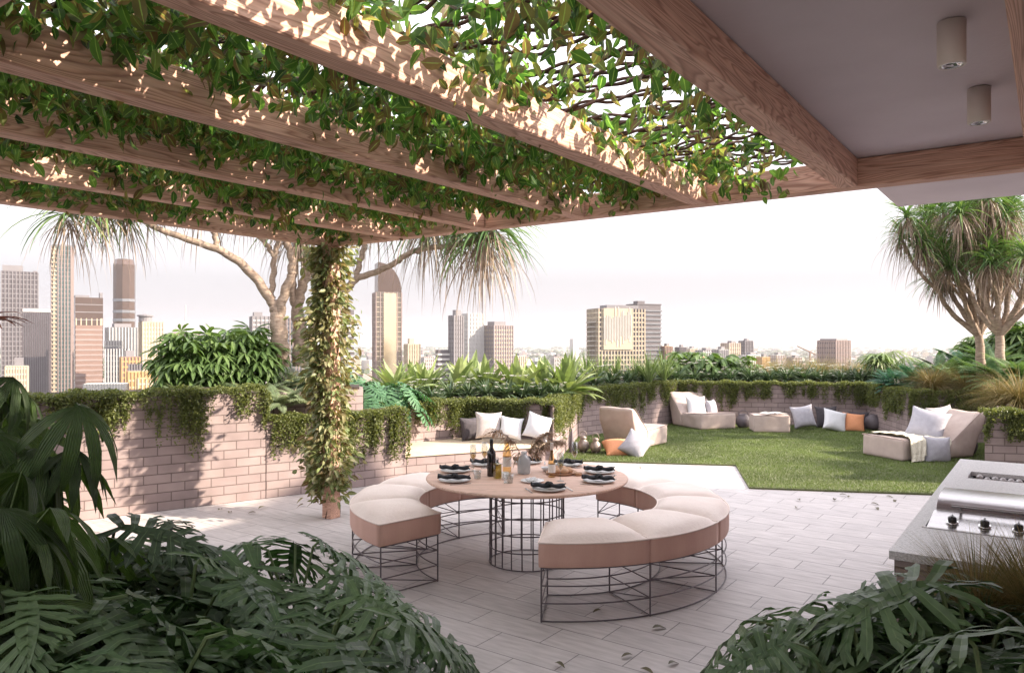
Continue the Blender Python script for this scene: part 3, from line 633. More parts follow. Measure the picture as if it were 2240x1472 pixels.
# ------------------------------------------------------------------ curved benches
def bench(label, cx, cy, a0, a1, nseg, r0=.88, r1=1.46):
    t = thing('curved_bench', label, 'bench', (cx, cy, 0), 0, 'curved blush benches round the dining table')
    for k in range(nseg):
        b0 = a0+(a1-a0)*k/nseg; b1 = a0+(a1-a0)*(k+1)/nseg; n_, m_ = 15, 13; g_ = .004
        mb = MB(); V = np.zeros((n_, m_, 3))
        for i in range(n_):
            for j in range(m_):
                p, q = i/(n_-1), j/(m_-1); a = b0+g_+(b1-b0-2*g_)*p; r = r0+(r1-r0)*q
                fx = 1-abs(2*p-1)**3.2; fy = 1-abs(2*q-1)**3.2
                V[i, j] = (r*math.cos(a), r*math.sin(a), .548+.072*(fx*fy)**.55+.0025*math.sin(31*p+5*q+k)*math.sin(19*q+k*2)*fx*fy)
        F = np.array([(i*m_+j, (i+1)*m_+j, (i+1)*m_+j+1, i*m_+j+1) for i in range(n_-1) for j in range(m_-1)])
        if True: F = F[:, ::-1]
        mb.add(V.reshape(-1, 3), F, V.reshape(-1, 3)[:, :2])
        # sides
        loop = [(i, 0) for i in range(n_)]+[(n_-1, j) for j in range(1, m_)]+[(i, m_-1) for i in range(n_-2, -1, -1)]+[(0, j) for j in range(m_-2, 0, -1)]
        L = np.array([V[i, j] for i, j in loop]); cen = V.reshape(-1, 3).mean(0); out = L-cen; out[:, 2] = 0; out = norm(out)
        rings = [L.copy()]
        for z, o_f in ((.540, .005), (.50, .008), (.43, .007), (.392, .004), (.380, -.006)):
            q_ = L+out*o_f*(0.45); q_[:, 2] = z; rings.append(q_)
        kk = len(L); VV = np.concatenate(rings); FF = np.array([(r_*kk+i, r_*kk+(i+1) % kk, (r_+1)*kk+(i+1) % kk, (r_+1)*kk+i) for r_ in range(len(rings)-1) for i in range(kk)])
        mb.add(VV, FF, None, 1)
        mb.add(rings[-1], [tuple(range(kk))], None, 1)
        o = mb.build('seat_cushion', [M['leather'], M['shadeleather']], t, True)
        mb = MB(); mb.tube(np.concatenate([L+out*.003, L[:1]+out[:1]*.003]), .0065, 6, cap=False); mb.build('piping', M['leather'], o, True)
    for rr_, nm in ((r0+.02, 'inner_ring'), (r1-.02, 'outer_ring')):
        mb = MB(); a = np.linspace(a0+.015, a1-.015, 40)
        for z in (.008, .13, .25, .372): mb.tube(np.stack([rr_*np.cos(a), rr_*np.sin(a), 0*a+z], 1), .0055, 6)
        mb.build(nm, M['wire'], t, True)
    for k in range(nseg+1):
        a = a0+.015+(a1-a0-.03)*k/nseg; ci, co = (r0+.02)*math.cos(a), (r0+.02)*math.sin(a); di, do_ = (r1-.02)*math.cos(a), (r1-.02)*math.sin(a)
        for (x, y) in ((ci, co), (di, do_)):
            mb = MB(); mb.tube([(x, y, 0), (x, y, .38)], .0065, 6); mb.build('leg', M['wire'], t, True)
        mb = MB()
        for z in (.008, .13, .25, .372): mb.tube([(ci, co, z), (di, do_, z)], .005, 6)
        mb.tube([(ci, co, .25), (di, do_, .372)], .0045, 6); mb.tube([(ci, co, .008), (di, do_, .13)], .0045, 6)
        mb.build('cross_bar', M['wire'], t, True)
    return t
bench('right curved bench with five blush cushion segments on wire frame, nearest the camera', .38, 6.57, rad(-98), rad(60), 5)
bench('left curved bench with four blush cushion segments on wire frame, beside the post', .06, 6.64, rad(98), rad(224), 4)

# ------------------------------------------------------------------ table setting
def TP(ang, r): return (TC[0]+r*math.cos(rad(ang)), TC[1]+r*math.sin(rad(ang)))
places = [(-76, 'nearest the camera'), (-27, 'at the front right of the table'), (12, 'at the right edge of the table'), (53, 'by the lone flute glass'),
          (88, 'at the far side behind the vase'), (125, 'behind the two left flutes'), (163, 'at the left edge of the table'), (204, 'at the front left of the table')]
def place_setting(ang, where):
    x, y = TP(ang, .67); rz = rad(ang)
    t = thing('place_plate', 'pale round dinner plate %s' % where.split(',')[0], 'plate', (x, y, .751), rz, 'dinner plates laid on the round table')
    mb = MB(); mb.lathe([(0, .002), (.08, .002), (.085, .0), (.092, .004), (.132, .013), (.136, .017), (.133, .0175), (.094, .009), (.084, .007), (0, .007)], 40); mb.build('dish', M['china'], t, True)
    nk = thing('napkin', 'black folded cloth napkin on the plate %s' % where.split(',')[0], 'napkin', (x, y, .765), rad(84+12*math.sin(ang)), 'black napkins folded on the plates')
    mb = MB(); n_, m_ = 28, 10; V = []
    for i in range(n_):
        u = i/(n_-1)*2-1; yy = .132*math.sin(u*PI/2)*1.0; xx = .045*math.cos(u*PI*.5)-.012; hw = .040*(1-.35*abs(u))+.004*math.sin(9*u+ang)
        for j in range(m_):
            th = 2*PI*j/m_; V.append((xx-.02+hw*math.cos(th)*1.05, yy+.01*math.sin(th*2+u*5), .018+.017*math.sin(th)*(1+.25*math.sin(11*u+j+ang))+.016*u*u))
    F = [(i*m_+j, i*m_+(j+1) % m_, (i+1)*m_+(j+1) % m_, (i+1)*m_+j) for i in range(n_-1) for j in range(m_)]+[tuple(range(m_))[::-1], tuple(range((n_-1)*m_, n_*m_))]
    mb.add(V, F); mb.build('fold', M['navy'], nk, True)
    mb = MB()
    for q in range(4):
        a = np.linspace(0, PI, 9); w0 = -.03+.018*q
        mb.tube(np.stack([w0+.010*np.sin(a), .018*np.cos(a)+(.012 if q % 2 else -.01), .026+.016*np.sin(a)], 1), .0075, 6)
    mb.build('knot', M['navy'], nk, True)
    for sgn, nm, lab in ((-1, 'fork', 'slim steel fork left of the plate %s'), (1, 'knife', 'slim steel knife right of the plate %s')):
        cx_, cy_ = x-math.sin(rz)*.165*sgn*-1, y+math.cos(rz)*.165*sgn*-1
        c = thing(nm, lab % where.split(',')[0], nm, (cx_, cy_, .7515), rz, 'steel cutlery beside the plates')
        mb = MB(); mb.bbox((.045, 0, .003), (.11, .008, .004), bev=.0015); mb.build('handle', M['copper'], c)
        mb = MB()
        if nm == 'knife': mb.bbox((-.055, 0, .003), (.09, .014, .002), bev=.0008); mb.build('blade', M['copper'], c)
        else:
            mb.bbox((-.03, 0, .003), (.035, .018, .003), bev=.001)
            for q in (-.0065, 0, .0065): mb.bbox((-.066, q, .004), (.038, .0028, .0025), bev=.0008)
            mb.build('tines', M['copper'], c)
for a_, wh in places: place_setting(a_, wh)
def lathe_thing(name, label, cat, x, y, z, parts, group=None, n=28):
    t = thing(name, label, cat, (x, y, z), 0, group)
    for nm, m_, prof in parts:
        mb = MB(); mb.lathe(prof, n); mb.build(nm, M[m_], t, True)
    return t
TZ = .751
def tp(u, v): return G(u, v, .75)
x, y = tp(1075, 1041)
lathe_thing('wine_bottle', 'dark red wine bottle with long neck on the round table', 'bottle', x, y, TZ, [('body', 'bottle_dark', [(0, 0), (.036, 0), (.038, .006), (.038, .19), (.034, .215), (.018, .245), (.0145, .262), (.0145, .315), (0, .315)]), ('capsule', 'black', [(0, .322), (.0152, .322), (.0160, .316), (.0160, .268), (.0150, .265)])])
x, y = tp(1109, 1032)
lathe_thing('wine_bottle', 'white wine bottle with pale label beside the oil bottle', 'bottle', x, y, TZ, [('body', 'wine', [(0, 0), (.036, 0), (.038, .006), (.038, .15), (.033, .19), (.018, .24), (.013, .27), (.013, .31), (0, .31)]), ('paper_label', 'label', [(.0385, .05), (.0388, .052), (.0388, .135), (.0385, .137)]), ('cap', 'lampwhite', [(0, .335), (.014, .335), (.0148, .33), (.0148, .27), (.0135, .268)])])
x, y = tp(1207, 1043)
lathe_thing('wine_bottle', 'small blush wine bottle with white label right of the vase', 'bottle', x, y, TZ, [('body', 'wine', [(0, 0), (.029, 0), (.031, .005), (.031, .12), (.026, .155), (.014, .20), (.0115, .24), (.0115, .27), (0, .27)]), ('paper_label', 'label', [(.0315, .04), (.0318, .042), (.0318, .11), (.0315, .112)]), ('cap', 'lampwhite', [(0, .295), (.0125, .295), (.0130, .29), (.0130, .235), (.012, .233)])])
x, y = tp(1088, 1046)
t = thing('oil_bottle', 'square golden oil bottle with stopper between the two wine bottles', 'bottle', (x, y, TZ), .5)
mb = MB(); mb.bbox((0, 0, .065), (.058, .058, .13), bev=.008); mb.build('body', M['oil'], t)
mb = MB(); mb.lathe([(0, .131), (.014, .131), (.013, .16), (.018, .163), (.018, .17), (.012, .178), (.012, .188), (0, .19)], 20); mb.build('stopper', M['glass'], t, True)
def flute(u, v, label, h=.21):
    x, y = tp(u, v)
    lathe_thing('flute_glass', label, 'glass', x, y, TZ, [('bowl', 'glass', [(0, .09), (.008, .095), (.026, .13), (.029, .17), (.025, h+.03), (.0238, h+.03), (.0278, .17), (.0248, .131), (.007, .098), (0, .094)]), ('stem', 'glass', [(0, 0), (.032, 0), (.033, .002), (.008, .006), (.0038, .02), (.0038, .08), (.008, .0898)]), ('drink', 'wine', [(0, .0985), (.006, .100), (.0240, .132), (.0260, .155), (0, .155)])], 'tall flute glasses')
flute(1035, 1030, 'tall flute glass left of the dark bottle, nearer the table edge'); flute(1060, 1024, 'tall flute glass just behind the dark wine bottle'); flute(1257, 1023, 'tall flute glass standing alone at right in front of the far right plate'); flute(1226, 1052, 'flute glass near the middle right of the table by the bread')
def tumbler(u, v, label, r=.034, h=.07, m='glass'):
    x, y = tp(u, v); lathe_thing('tumbler', label, 'glass', x, y, TZ, [('wall', m, [(0, 0), (r*.85, 0), (r, h), (r-.002, h), (r*.85-.003, .006), (0, .006)])], 'short tumblers on the table')
tumbler(1044, 1046, 'short clear tumbler below the left flutes'); tumbler(1112, 1056, 'wide glass jar in front of the white wine bottle', .045, .075)
tumbler(1105, 1048, 'short frosted tumbler behind the wide glass jar', .030, .06, 'label')
x, y = tp(1146, 1036)
lathe_thing('vase', 'clear bottle shaped vase holding dry pampas at table centre', 'vase', x, y, TZ, [('body', 'vase', [(0, 0), (.050, 0), (.056, .006), (.058, .02), (.058, .12), (.050, .145), (.028, .165), (.024, .18), (.028, .198), (.0265, .198), (.022, .18), (.026, .164), (.048, .143), (.0555, .12), (.0555, .02), (.05, .008), (0, .006)])])
vx, vy = x, y
def plume(label, az, e0, e1, L, n=90, bl=.12, thick=.02, bare=.35):
    t = thing('dry_plume', label, 'dried plant', (vx, vy, TZ+.01), 0, 'dry plumes in the vase'); k = 24; tt = np.linspace(0, 1, k)
    e = e0+(e1-e0)*tt**1.5; hx = np.concatenate([[0], np.cumsum(np.cos(e[:-1]))])*L/k; hz = np.concatenate([[0], np.cumsum(np.sin(e[:-1]))])*L/k
    P_ = np.stack([hx*math.cos(az), hx*math.sin(az), hz], 1); mb = MB(); mb.tube(P_, .0022, 5); mb.build('stalk', M['pampas'], t, True)
    s_ = rng.uniform(bare, 1, n); idx = np.clip(s_*(k-1), 0, k-2).astype(int); base = P_[idx]+(P_[idx+1]-P_[idx])*((s_*(k-1)-idx)[:, None])
    mb = MB(); blades(mb, base, az+rng.normal(0, .9, n), rng.uniform(-.2, 1.0, n), rng.uniform(-1.5, -.9, n), rng.uniform(.5, 1, n)*bl, np.full(n, thick), 5)
    mb.build('plume', M['pampas'], t)
plume('dry feathery leaf arching left out of the vase', 2.75, 1.45, -.1, .52, 80, .19, .016, .25)
plume('dry bushy plume leaning right out of the vase', .35, 1.1, -.2, .48, 520, .12, .009, .32); plume('second dry bushy plume behind the right one', .75, 1.25, .0, .50, 420, .12, .009, .35)
x, y = tp(1165, 1054)
t = thing('serving_plate', 'white plate of pale food in front of the vase', 'plate', (x, y, TZ)); mb = MB(); mb.lathe([(0, 0), (.06, 0), (.10, .014), (.098, .016), (.06, .006), (0, .006)], 36); mb.build('dish', M['whitechina'], t, True)
mb = MB(); 
for k in range(14): 
    a = R.uniform(0, 6.28); r = .05*R.random()**.5; q = R.uniform(.012, .018); mb.lathe([(0, -q), (q*.8, -q*.5), (q, 0), (q*.8, q*.5), (0, q*.9)], 8, (r*math.cos(a), r*math.sin(a), .016+R.random()*.012))
mb.build('food', M['whitechina'], t, True)
x, y = tp(1228, 1036)
t = thing('bread_board', 'wooden platter heaped with bread rolls right of the vase', 'platter', (x, y, TZ)); mb = MB(); mb.lathe([(0, 0), (.12, 0), (.14, .018), (.136, .02), (.118, .008), (0, .008)], 36); mb.build('board', M['basket'], t, True)
for k in range(7):
    a = k*.95+.3; r = .062 if k else 0; q = R.uniform(.032, .042); mb = MB(); mb.lathe([(0, -q*.6), (q*.9, -q*.4), (q*1.15, 0), (q, q*.45), (q*.5, q*.75), (0, q*.8)], 16, (r*math.cos(a), r*math.sin(a), .03+(.015 if k == 0 else 0))); mb.build('bread_roll', M['bread'], t, True)
x, y = tp(1196, 1030); lathe_thing('bowl', 'small white bowl between the vase and the bread', 'bowl', x, y, TZ, [('wall', 'whitechina', [(0, 0), (.03, 0), (.055, .035), (.053, .035), (.029, .005), (0, .005)])])
x, y = tp(1265, 1040); lathe_thing('dip_pot', 'small wooden dip pot near the right plates', 'pot', x, y, TZ, [('wall', 'basket', [(0, 0), (.03, 0), (.034, .025), (.031, .026), (.028, .02), (0, .02)])])

# ------------------------------------------------------------------ pillows
def pillow(label, loc, size, rot, mat, thick=.09, group=None, pinch=.13):
    n_ = 23; u = np.linspace(-1, 1, n_); X, Y = np.meshgrid(u, u, indexing='ij')
    ex = (1-pinch*(1-Y**2)*np.abs(X)**2); ey = (1-pinch*(1-X**2)*np.abs(Y)**2)
    x = X*ex*size/2; y = Y*ey*size/2; h = thick*((1-np.abs(X)**2.6)*(1-np.abs(Y)**2.6))**.5
    ph = R.uniform(0, 6)
    cr = .006*np.sin(3.1*X+2*Y+ph)*np.sin(2.7*Y-1.6*X+ph)*(1-X**2)*(1-Y**2)+.004*np.sin(7*X-9*Y+2*ph)*np.clip(Y*X+.3,0,1)*(1-X**2)*(1-Y**2)+.010*np.sin(22*np.arctan2(Y, X+.01)+ph)*np.clip(np.hypot(X, Y)-.45, 0, 1)*np.clip((1-np.abs(X)**6)*(1-np.abs(Y)**6), 0, 1)
    Vt = np.stack([x, y, h+cr], -1).reshape(-1, 3); Vb = np.stack([x, y, -h+cr*.5], -1).reshape(-1, 3)
    F = np.array([(i*n_+j, (i+1)*n_+j, (i+1)*n_+j+1, i*n_+j+1) for i in range(n_-1) for j in range(n_-1)])
    mb = MB(); mb.add(Vt, F, Vt[:, :2]); mb.add(Vb, F[:, ::-1], Vb[:, :2]); o = mb.build('pillow', mat, None, True)
    bpy.context.view_layer.objects.active = None
    o.location = loc; o.rotation_euler = rot; tag(o, label, 'pillow', group)
    import bmesh
    b = bmesh.new(); b.from_mesh(o.data); bmesh.ops.remove_doubles(b, verts=b.verts, dist=.0004); bmesh.ops.recalc_face_normals(b, faces=b.faces); b.to_mesh(o.data); b.free(); 
    return o
def pil(label, u, v, y, size, mat, face=0.0, lean=75, roll=0, thick=.10, group=None):
    """pillow centred on image point (u,v) at depth y, facing the camera side; lean 90 = upright"""
    return pillow(label, (U(u, y), y, Zv(v, y)), size, (rad(lean), rad(roll), rad(face)), mat, thick, group)
gp = 'loose square pillows'
pil('stone coloured pillow at the left of the niche seat', 1069, 930, 11.45, .42, M['pinkgrey'], 12, 74, 2, .09, gp)
pil('pale pillow in the middle of the niche seat, half hidden by the dry leaf', 1118, 936, 11.40, .36, M['white'], 0, 66, 8, .08, gp)
pil('white pillow at the right of the niche seat, tipped on a corner', 1177, 933, 11.35, .40, M['white'], -8, 72, 16, .09, gp)
pil('dark pillow in the shade at the left end of the niche seat', 1030, 938, 11.75, .38, M['charcoal'], 35, 80, 0, .08, gp)

# ------------------------------------------------------------------ bean lounges
def softbox(name, prof, width, mat, parent, bev=.03, bulge=.03, seed=0):
    """side profile (x,z) extruded across y, bevelled, subdivided and softly dented"""
    import bmesh
    b = bmesh.new(); n = len(prof)
    A = [b.verts.new((p[0], -width/2, p[1])) for p in prof]; B = [b.verts.new((p[0], width/2, p[1])) for p in prof]
    b.faces.new(A[::-1]); b.faces.new(B)
    for i in range(n): b.faces.new((A[i], A[(i+1) % n], B[(i+1) % n], B[i]))
    bmesh.ops.recalc_face_normals(b, faces=b.faces)
    bmesh.ops.bevel(b, geom=list(b.edges), offset=bev, segments=3, profile=.6, affect='EDGES')
    bmesh.ops.triangulate(b, faces=[f for f in b.faces if len(f.verts) > 4])
    for _ in range(4):
        bmesh.ops.subdivide_edges(b, edges=[e for e in b.edges if e.calc_length() > .075], cuts=1, use_grid_fill=True)
    bmesh.ops.triangulate(b, faces=b.faces); b.normal_update()
    from mathutils import noise as nz
    for _ in range(2): bmesh.ops.smooth_vert(b, verts=b.verts, factor=.25, use_axis_x=True, use_axis_y=True, use_axis_z=True)
    b.normal_update()
    for v in b.verts:
        k = nz.noise(v.co*4.0+Vector((seed*3.1, 0, 0)))*.55+nz.noise(v.co*9+Vector((seed, 9, 0)))*.18
        if v.co.z > .03: v.co += v.normal*k*bulge
    for _ in range(4): bmesh.ops.smooth_vert(b, verts=b.verts, factor=.4, use_axis_x=True, use_axis_y=True, use_axis_z=True)
    me = bpy.data.meshes.new(name); b.to_mesh(me); b.free(); me.materials.append(mat)
    for p in me.polygons: p.use_smooth = True
    o = bpy.data.objects.new(name, me); C.objects.link(o); o.parent = parent; return o
def lounge(label, loc, rz, w_=.80, L=1.45, seed=0):
    t = thing('bean_lounger', label, 'lounger', loc, rz, 'sand canvas bean loungers on the lawn')
    # x runs from foot (0) to back (L)
    s_ = softbox('seat', [(0, 0), (L*.62, 0), (L*.62, .30), (L*.5, .31), (.0, .35)], w_, M['bean'], t, .035, .035, seed)
    softbox('backrest', [(L*.56, 0), (L*.90, 0), (L*1.03, .5), (L*1.06, .73), (L*.98, .74), (L*.64, .31)], w_*1.02, M['bean'], t, .035, .04, seed+2)
    for sgn in (-1, 1):
        y_ = sgn*(w_/2-.004)
        mb = MB(); mb.tube([(.012, y_, .335), (.02, y_, .348), (L*.3, y_*1.01, .322), (L*.56, y_*1.01, .303)], .006, 6); mb.build('piping', M['beandark'], s_, True)
        mb = MB(); mb.tube([(L*.60, y_*1.02, .26), (L*.68, y_*1.025, .36), (L*.96, y_*1.025, .70), (L*1.0, y_*1.02, .735)], .006, 6); mb.build('piping', M['beandark'], s_, True)
    mb = MB(); mb.tube([(.004, -w_/2+.01, .345), (.008, 0, .35), (.004, w_/2-.01, .345)], .006, 6); mb.build('piping', M['beandark'], s_, True)
    return t
# left lounger: back towards camera-left, foot pointing away right
lounge('bean lounger at the left of the lawn with its back to the camera', (U(1425, 14.3), 14.3, .022), rad(230), .70, 1.22, 1)
lounge('bean lounger in the far left corner of the lawn with two pillows', (4.50, 16.30, .022), rad(110), .92, 1.25, 4)
lounge('bean lounger at the right of the lawn with the knitted throw', (6.05, 12.28, .022), rad(19), .86, 1.68, 7)
pil('white pillow leaning on the back of the far left corner lounger', 1523, 889, 17.0, .48, M['white'], 12, 72, 0, .10, gp)
pil('grey pillow beside the white one on the far left corner lounger', 1556, 893, 17.1, .40, M['grey'], 50, 78, 0, .10, gp)
t = thing('ottoman', 'boxy sand canvas ottoman against the far wall', 'ottoman', (U(1686, 15.9), 16.0, .022), rad(-8))
softbox('cushion', [(-.37, 0), (.37, 0), (.37, .36), (-.37, .36)], .62, M['bean'], t, .025, .02, 9)
mb = MB(); a = [(-.37, -.31), (.37, -.31), (.37, .31), (-.37, .31), (-.37, -.31)]; mb.tube([(p[0], p[1], .352) for p in a], .005, 6); mb.build('piping', M['beandark'], t, True)
t = thing('magazine', 'open white magazine on top of the ottoman', 'magazine', (U(1692, 15.9), 15.9, .40), rad(10))
for sg in (-1, 1):
    V = [(sg*.24*k/8, yy, .012+.030*math.sin(PI*min(1, k/8*1.1))*(1-k/10)) for k in range(9) for yy in (-.16, .16)]
    mb = MB(); mb.add(V, [(2*k, 2*k+2, 2*k+3, 2*k+1) for k in range(8)]); mb.build('page', M['label'], t, True)
mb = MB()
for k in range(3): mb.bbox((.05-.07*k, .03*k-.04, .048-.004*k), (.10, .06, .002), bev=.0005)
mb.build('printed_picture', M['black'], t)
pil('grey pillow right of the ottoman against the far wall', 1757, 911, 16.3, .50, M['grey'], 0, 72, -8, .11, gp)
pil('dark charcoal pillow behind the white one by the far wall', 1808, 912, 16.65, .50, M['charcoal'], 0, 76, 0, .08, gp)
pil('white pillow leaning over between grey and orange pillows', 1826, 920, 16.05, .50, M['white'], -5, 60, 14, .11, gp)
pil('terracotta pillow at the far wall right of the white one', 1868, 925, 16.1, .46, M['orange'], -10, 62, 6, .10, gp)
pil('brown pillow behind the terracotta one at the far wall', 1879, 921, 16.4, .44, M['charcoal'], -20, 70, 0, .08, gp)
pil('terracotta pillow lying on the grass by the left lounger', 1352, 981, 12.75, .50, M['orange'], 5, 22, 0, .13, gp)
pil('pale grey pillow leaning on the terracotta one by the left lounger', 1390, 974, 12.55, .46, M['grey'], -25, 58, 28, .12, gp)
pil('large pale grey pillow on the right lounger against its back', 2028, 930, 12.50, .60, M['grey'], -38, 60, 12, .12, gp)
pil('smaller pale pillow hidden behind the large one on the right lounger', 2062, 918, 12.95, .50, M['pinkgrey'], 10, 68, -6, .10, gp)
pil('small grey pillow leaning on the front of the right lounger', 2050, 985, 12.0, .46, M['grey'], 4, 80, 4, .10, gp)
# knitted throw
tt_ = thing('knitted_throw', 'cream knitted throw draped over the right lounger', 'throw', (6.05, 12.28, .022), rad(19))
def drape(path, width, wd, mat, name, nn=16):
    P_ = np.array(path, float); k = 40; s0 = np.linspace(0, len(P_)-1, k); i0 = np.clip(s0.astype(int), 0, len(P_)-2)
    Q = P_[i0]+(P_[i0+1]-P_[i0])*(s0-i0)[:, None]
    for _ in range(3): Q[1:-1] = (Q[:-2]+2*Q[1:-1]+Q[2:])/4
    w_ = np.linspace(0, 1, nn); V = np.zeros((k, nn, 3)); W_ = np.array(wd, float)
    for i in range(k):
        ww = width*(1+.15*math.sin(i*.3))
        for j in range(nn):
            V[i, j] = Q[i]+W_*ww*(w_[j]-.5)+np.array([0, -1, .6])*.018*math.sin(w_[j]*17+i*.12)*(i/k)+np.array([0, 0, 1])*.006*math.sin(i*1.3)
    F = np.array([(i*nn+j, (i+1)*nn+j, (i+1)*nn+j+1, i*nn+j+1) for i in range(k-1) for j in range(nn-1)])
    mb = MB(); mb.add(V.reshape(-1, 3), F); T_ = V.reshape(-1, 3)+np.array([0, .012, -.012]); mb.add(T_, F[:, ::-1])
    return mb.build(name, mat, tt_, True)
drape([(.28, .40, .38), (.30, .1, .40), (.30, -.25, .40), (.27, -.47, .37), (.22, -.53, .15), (.18, -.56, .02)], .30, (1, .1, 0), M['knit'], 'cloth')
drape([(.50, .40, .35), (.55, .1, .36), (.62, -.25, .355), (.68, -.44, .33), (.66, -.48, .20), (.62, -.50, .10)], .56, (1, .05, .02), M['knit'], 'cloth')
# lanterns and urns
def lantern(u, v, y, s_, label):
    t = thing('lantern', label, 'lantern', (U(u, y), y, .022), 0, 'bronze pot lanterns by the niche wall')
    mb = MB(); mb.lathe([(0, .02*s_), (.06*s_, .02*s_), (.11*s_, .07*s_), (.125*s_, .14*s_), (.10*s_, .21*s_), (.06*s_, .25*s_), (.055*s_, .27*s_), (.075*s_, .29*s_), (.04*s_, .33*s_), (0, .34*s_)], 20); mb.build('body', M['bronze'], t, True)
    for k in range(3):
        a = k*2.09+.5; mb = MB(); mb.tube([(.06*s_*math.cos(a), .06*s_*math.sin(a), .03*s_), (.09*s_*math.cos(a), .09*s_*math.sin(a), 0)], .012*s_, 6); mb.build('foot', M['bronze'], t, True)
    a = np.linspace(0, PI, 14); mb = MB(); mb.tube(np.stack([.07*s_*np.cos(a), 0*a, .32*s_+.11*s_*np.sin(a)], 1), .006, 6); mb.build('handle', M['bronze'], t, True)
lantern(1276, 985, 12.9, .86, 'larger bronze pot lantern, left of the pair on the grass'); lantern(1303, 988, 12.8, .80, 'smaller bronze pot lantern, right of the pair on the grass')
lathe_thing('cone_ornament', 'tall slim dark cone standing at the niche corner', 'ornament', U(1251, 12.9), 12.9, .022, [('cone', 'darkclay', [(0, 0), (.05, 0), (.052, .02), (.012, .40), (0, .41)]), ('foot', 'darkclay', [(0, .0), (.07, .0), (.07, .012), (.051, .0125)])])
def urn(x, y, s_, label):
    t = thing('urn', label, 'urn', (x, y, .022), 0, 'dark clay urns by the walls')
    mb = MB(); mb.lathe([(0, 0), (.09*s_, 0), (.15*s_, .06*s_), (.17*s_, .15*s_), (.14*s_, .24*s_), (.09*s_, .285*s_), (.095*s_, .305*s_), (.085*s_, .305*s_), (.08*s_, .28*s_), (0, .27*s_)], 24); mb.build('pot', M['darkclay'], t, True)
    a = np.linspace(0, PI, 14); mb = MB(); mb.tube(np.stack([.10*s_*np.cos(a), 0*a, .29*s_+.10*s_*np.sin(a)], 1), .006, 6); mb.build('handle', M['darkclay'], t, True)
urn(U(1626, 16.6), 16.6, 1.0, 'dark clay urn between the corner lounger and the ottoman'); urn(U(1911, 16.2), 16.2, 1.1, 'dark clay urn by the far right corner of the lawn'); urn(U(2126, 12.4), 12.6, 1.15, 'dark clay urn behind the right lounger by the wall')

# ------------------------------------------------------------------ barbecue island
IA = np.array([1.81, 3.60]); IL = 3.48; IW = 1.6; IZ = .92
it = thing('barbecue_island', 'stone topped outdoor kitchen island over brick base', 'kitchen island', (IA[0], IA[1], 0), math.atan2(E2[1], E2[0]))
# local x = E2 (across), local y = D1 (along)
mb = MB(); mb.prism([(.02, .02), (IW, .02), (IW, IL-.02), (.02, IL-.02)], 0, IZ-.045); mb.build('brick_base', M['brick'], it)
hx0, hx1, hy0, hy1 = .075, IW-.12, .62, 1.56      # grill cut-out in the slab
sx0, sx1, sy0, sy1 = .13, IW-.1, 2.46, 2.80      # planting slot
mb = MB()
def slabpart(x0, x1, y0, y1): mb.box(((x0+x1)/2, (y0+y1)/2, IZ-.02), (x1-x0, y1-y0, .04))
slabpart(0, IW, 0, hy0); slabpart(0, hx0, hy0, hy1); slabpart(hx1, IW, hy0, hy1); slabpart(0, IW, hy1, sy0)
slabpart(0, sx0, sy0, sy1); slabpart(sx1, IW, sy0, sy1); slabpart(0, IW, sy1, IL)
mb.build('stone_top', M['granite'], it)
mb = MB(); mb.box(((sx0+sx1)/2, sy0+.01, IZ-.10), (sx1-sx0-.004, .012, .14)); mb.box(((sx0+sx1)/2, sy1-.01, IZ-.10), (sx1-sx0-.004, .012, .14)); mb.box((sx0+.01, (sy0+sy1)/2, IZ-.10), (.012, sy1-sy0-.03, .14)); mb.box(((sx0+sx1)/2, (sy0+sy1)/2, IZ-.17), (sx1-sx0-.03, sy1-sy0-.03, .01))
mb.build('slot_liner', M['black'], it)
mb = MB()
for k in range(26): mb.lathe([(0, -.02), (.022, -.01), (.026, .008), (.012, .022), (0, .024)], 7, (sx0+.06+k*(sx1-sx0-.12)/25, sy1-.06+R.uniform(-.02, .02), IZ-.04+R.uniform(-.01, .01)))
mb.build('slot_stones', M['granite'], it, False)
gt = thing('barbecue_grill', 'stainless steel barbecue with rolled hood and black knobs set in the island', 'barbecue', (IA[0], IA[1], IZ), math.atan2(E2[1], E2[0]))
def extr(prof, x0, x1, mat, name, parent, smooth=True):
    mb = MB(); n_ = len(prof); V = [(x0, p[0], p[1]) for p in prof]+[(x1, p[0], p[1]) for p in prof]
    F = [(i, (i+1) % n_, n_+(i+1) % n_, n_+i) for i in range(n_)]; mb.add(V, F); mb.add(V[:n_], [tuple(range(n_))[::-1]]); mb.add(V[n_:], [tuple(range(n_))])
    return mb.build(name, mat, parent, smooth)
a = np.linspace(0, PI*.93, 18); hood = [(hy0+.34+.29-.29*math.cos(q), .02+.085*math.sin(q)**.8) for q in a]+[(hy0+.34+.58, .0), (hy0+.34, .0)]
extr(hood, hx0+.02, hx1-.02, M['steel'], 'hood', gt)
extr([(hy0+.01, .0), (hy0+.33, .035), (hy0+.33, -.05), (hy0+.01, -.05)], hx0+.01, hx1-.01, M['steel'], 'control_panel', gt, False)
extr([(hy0-.02, .004), (hy0+.005, .004), (hy0+.005, .0), (hy0-.02, .0)], hx0-.01, hx1+.01, M['steel'], 'front_lip', gt, False)
mb = MB(); mb.tube([(hx0+.1, hy0+.30, .075), (hx1-.1, hy0+.30, .075)], .011, 10); 
for q in (hx0+.14, hx1-.14): mb.tube([(q, hy0+.30, .075), (q, hy0+.37, .06)], .008, 8)
mb.build('hood_handle', M['steel'], gt, True)
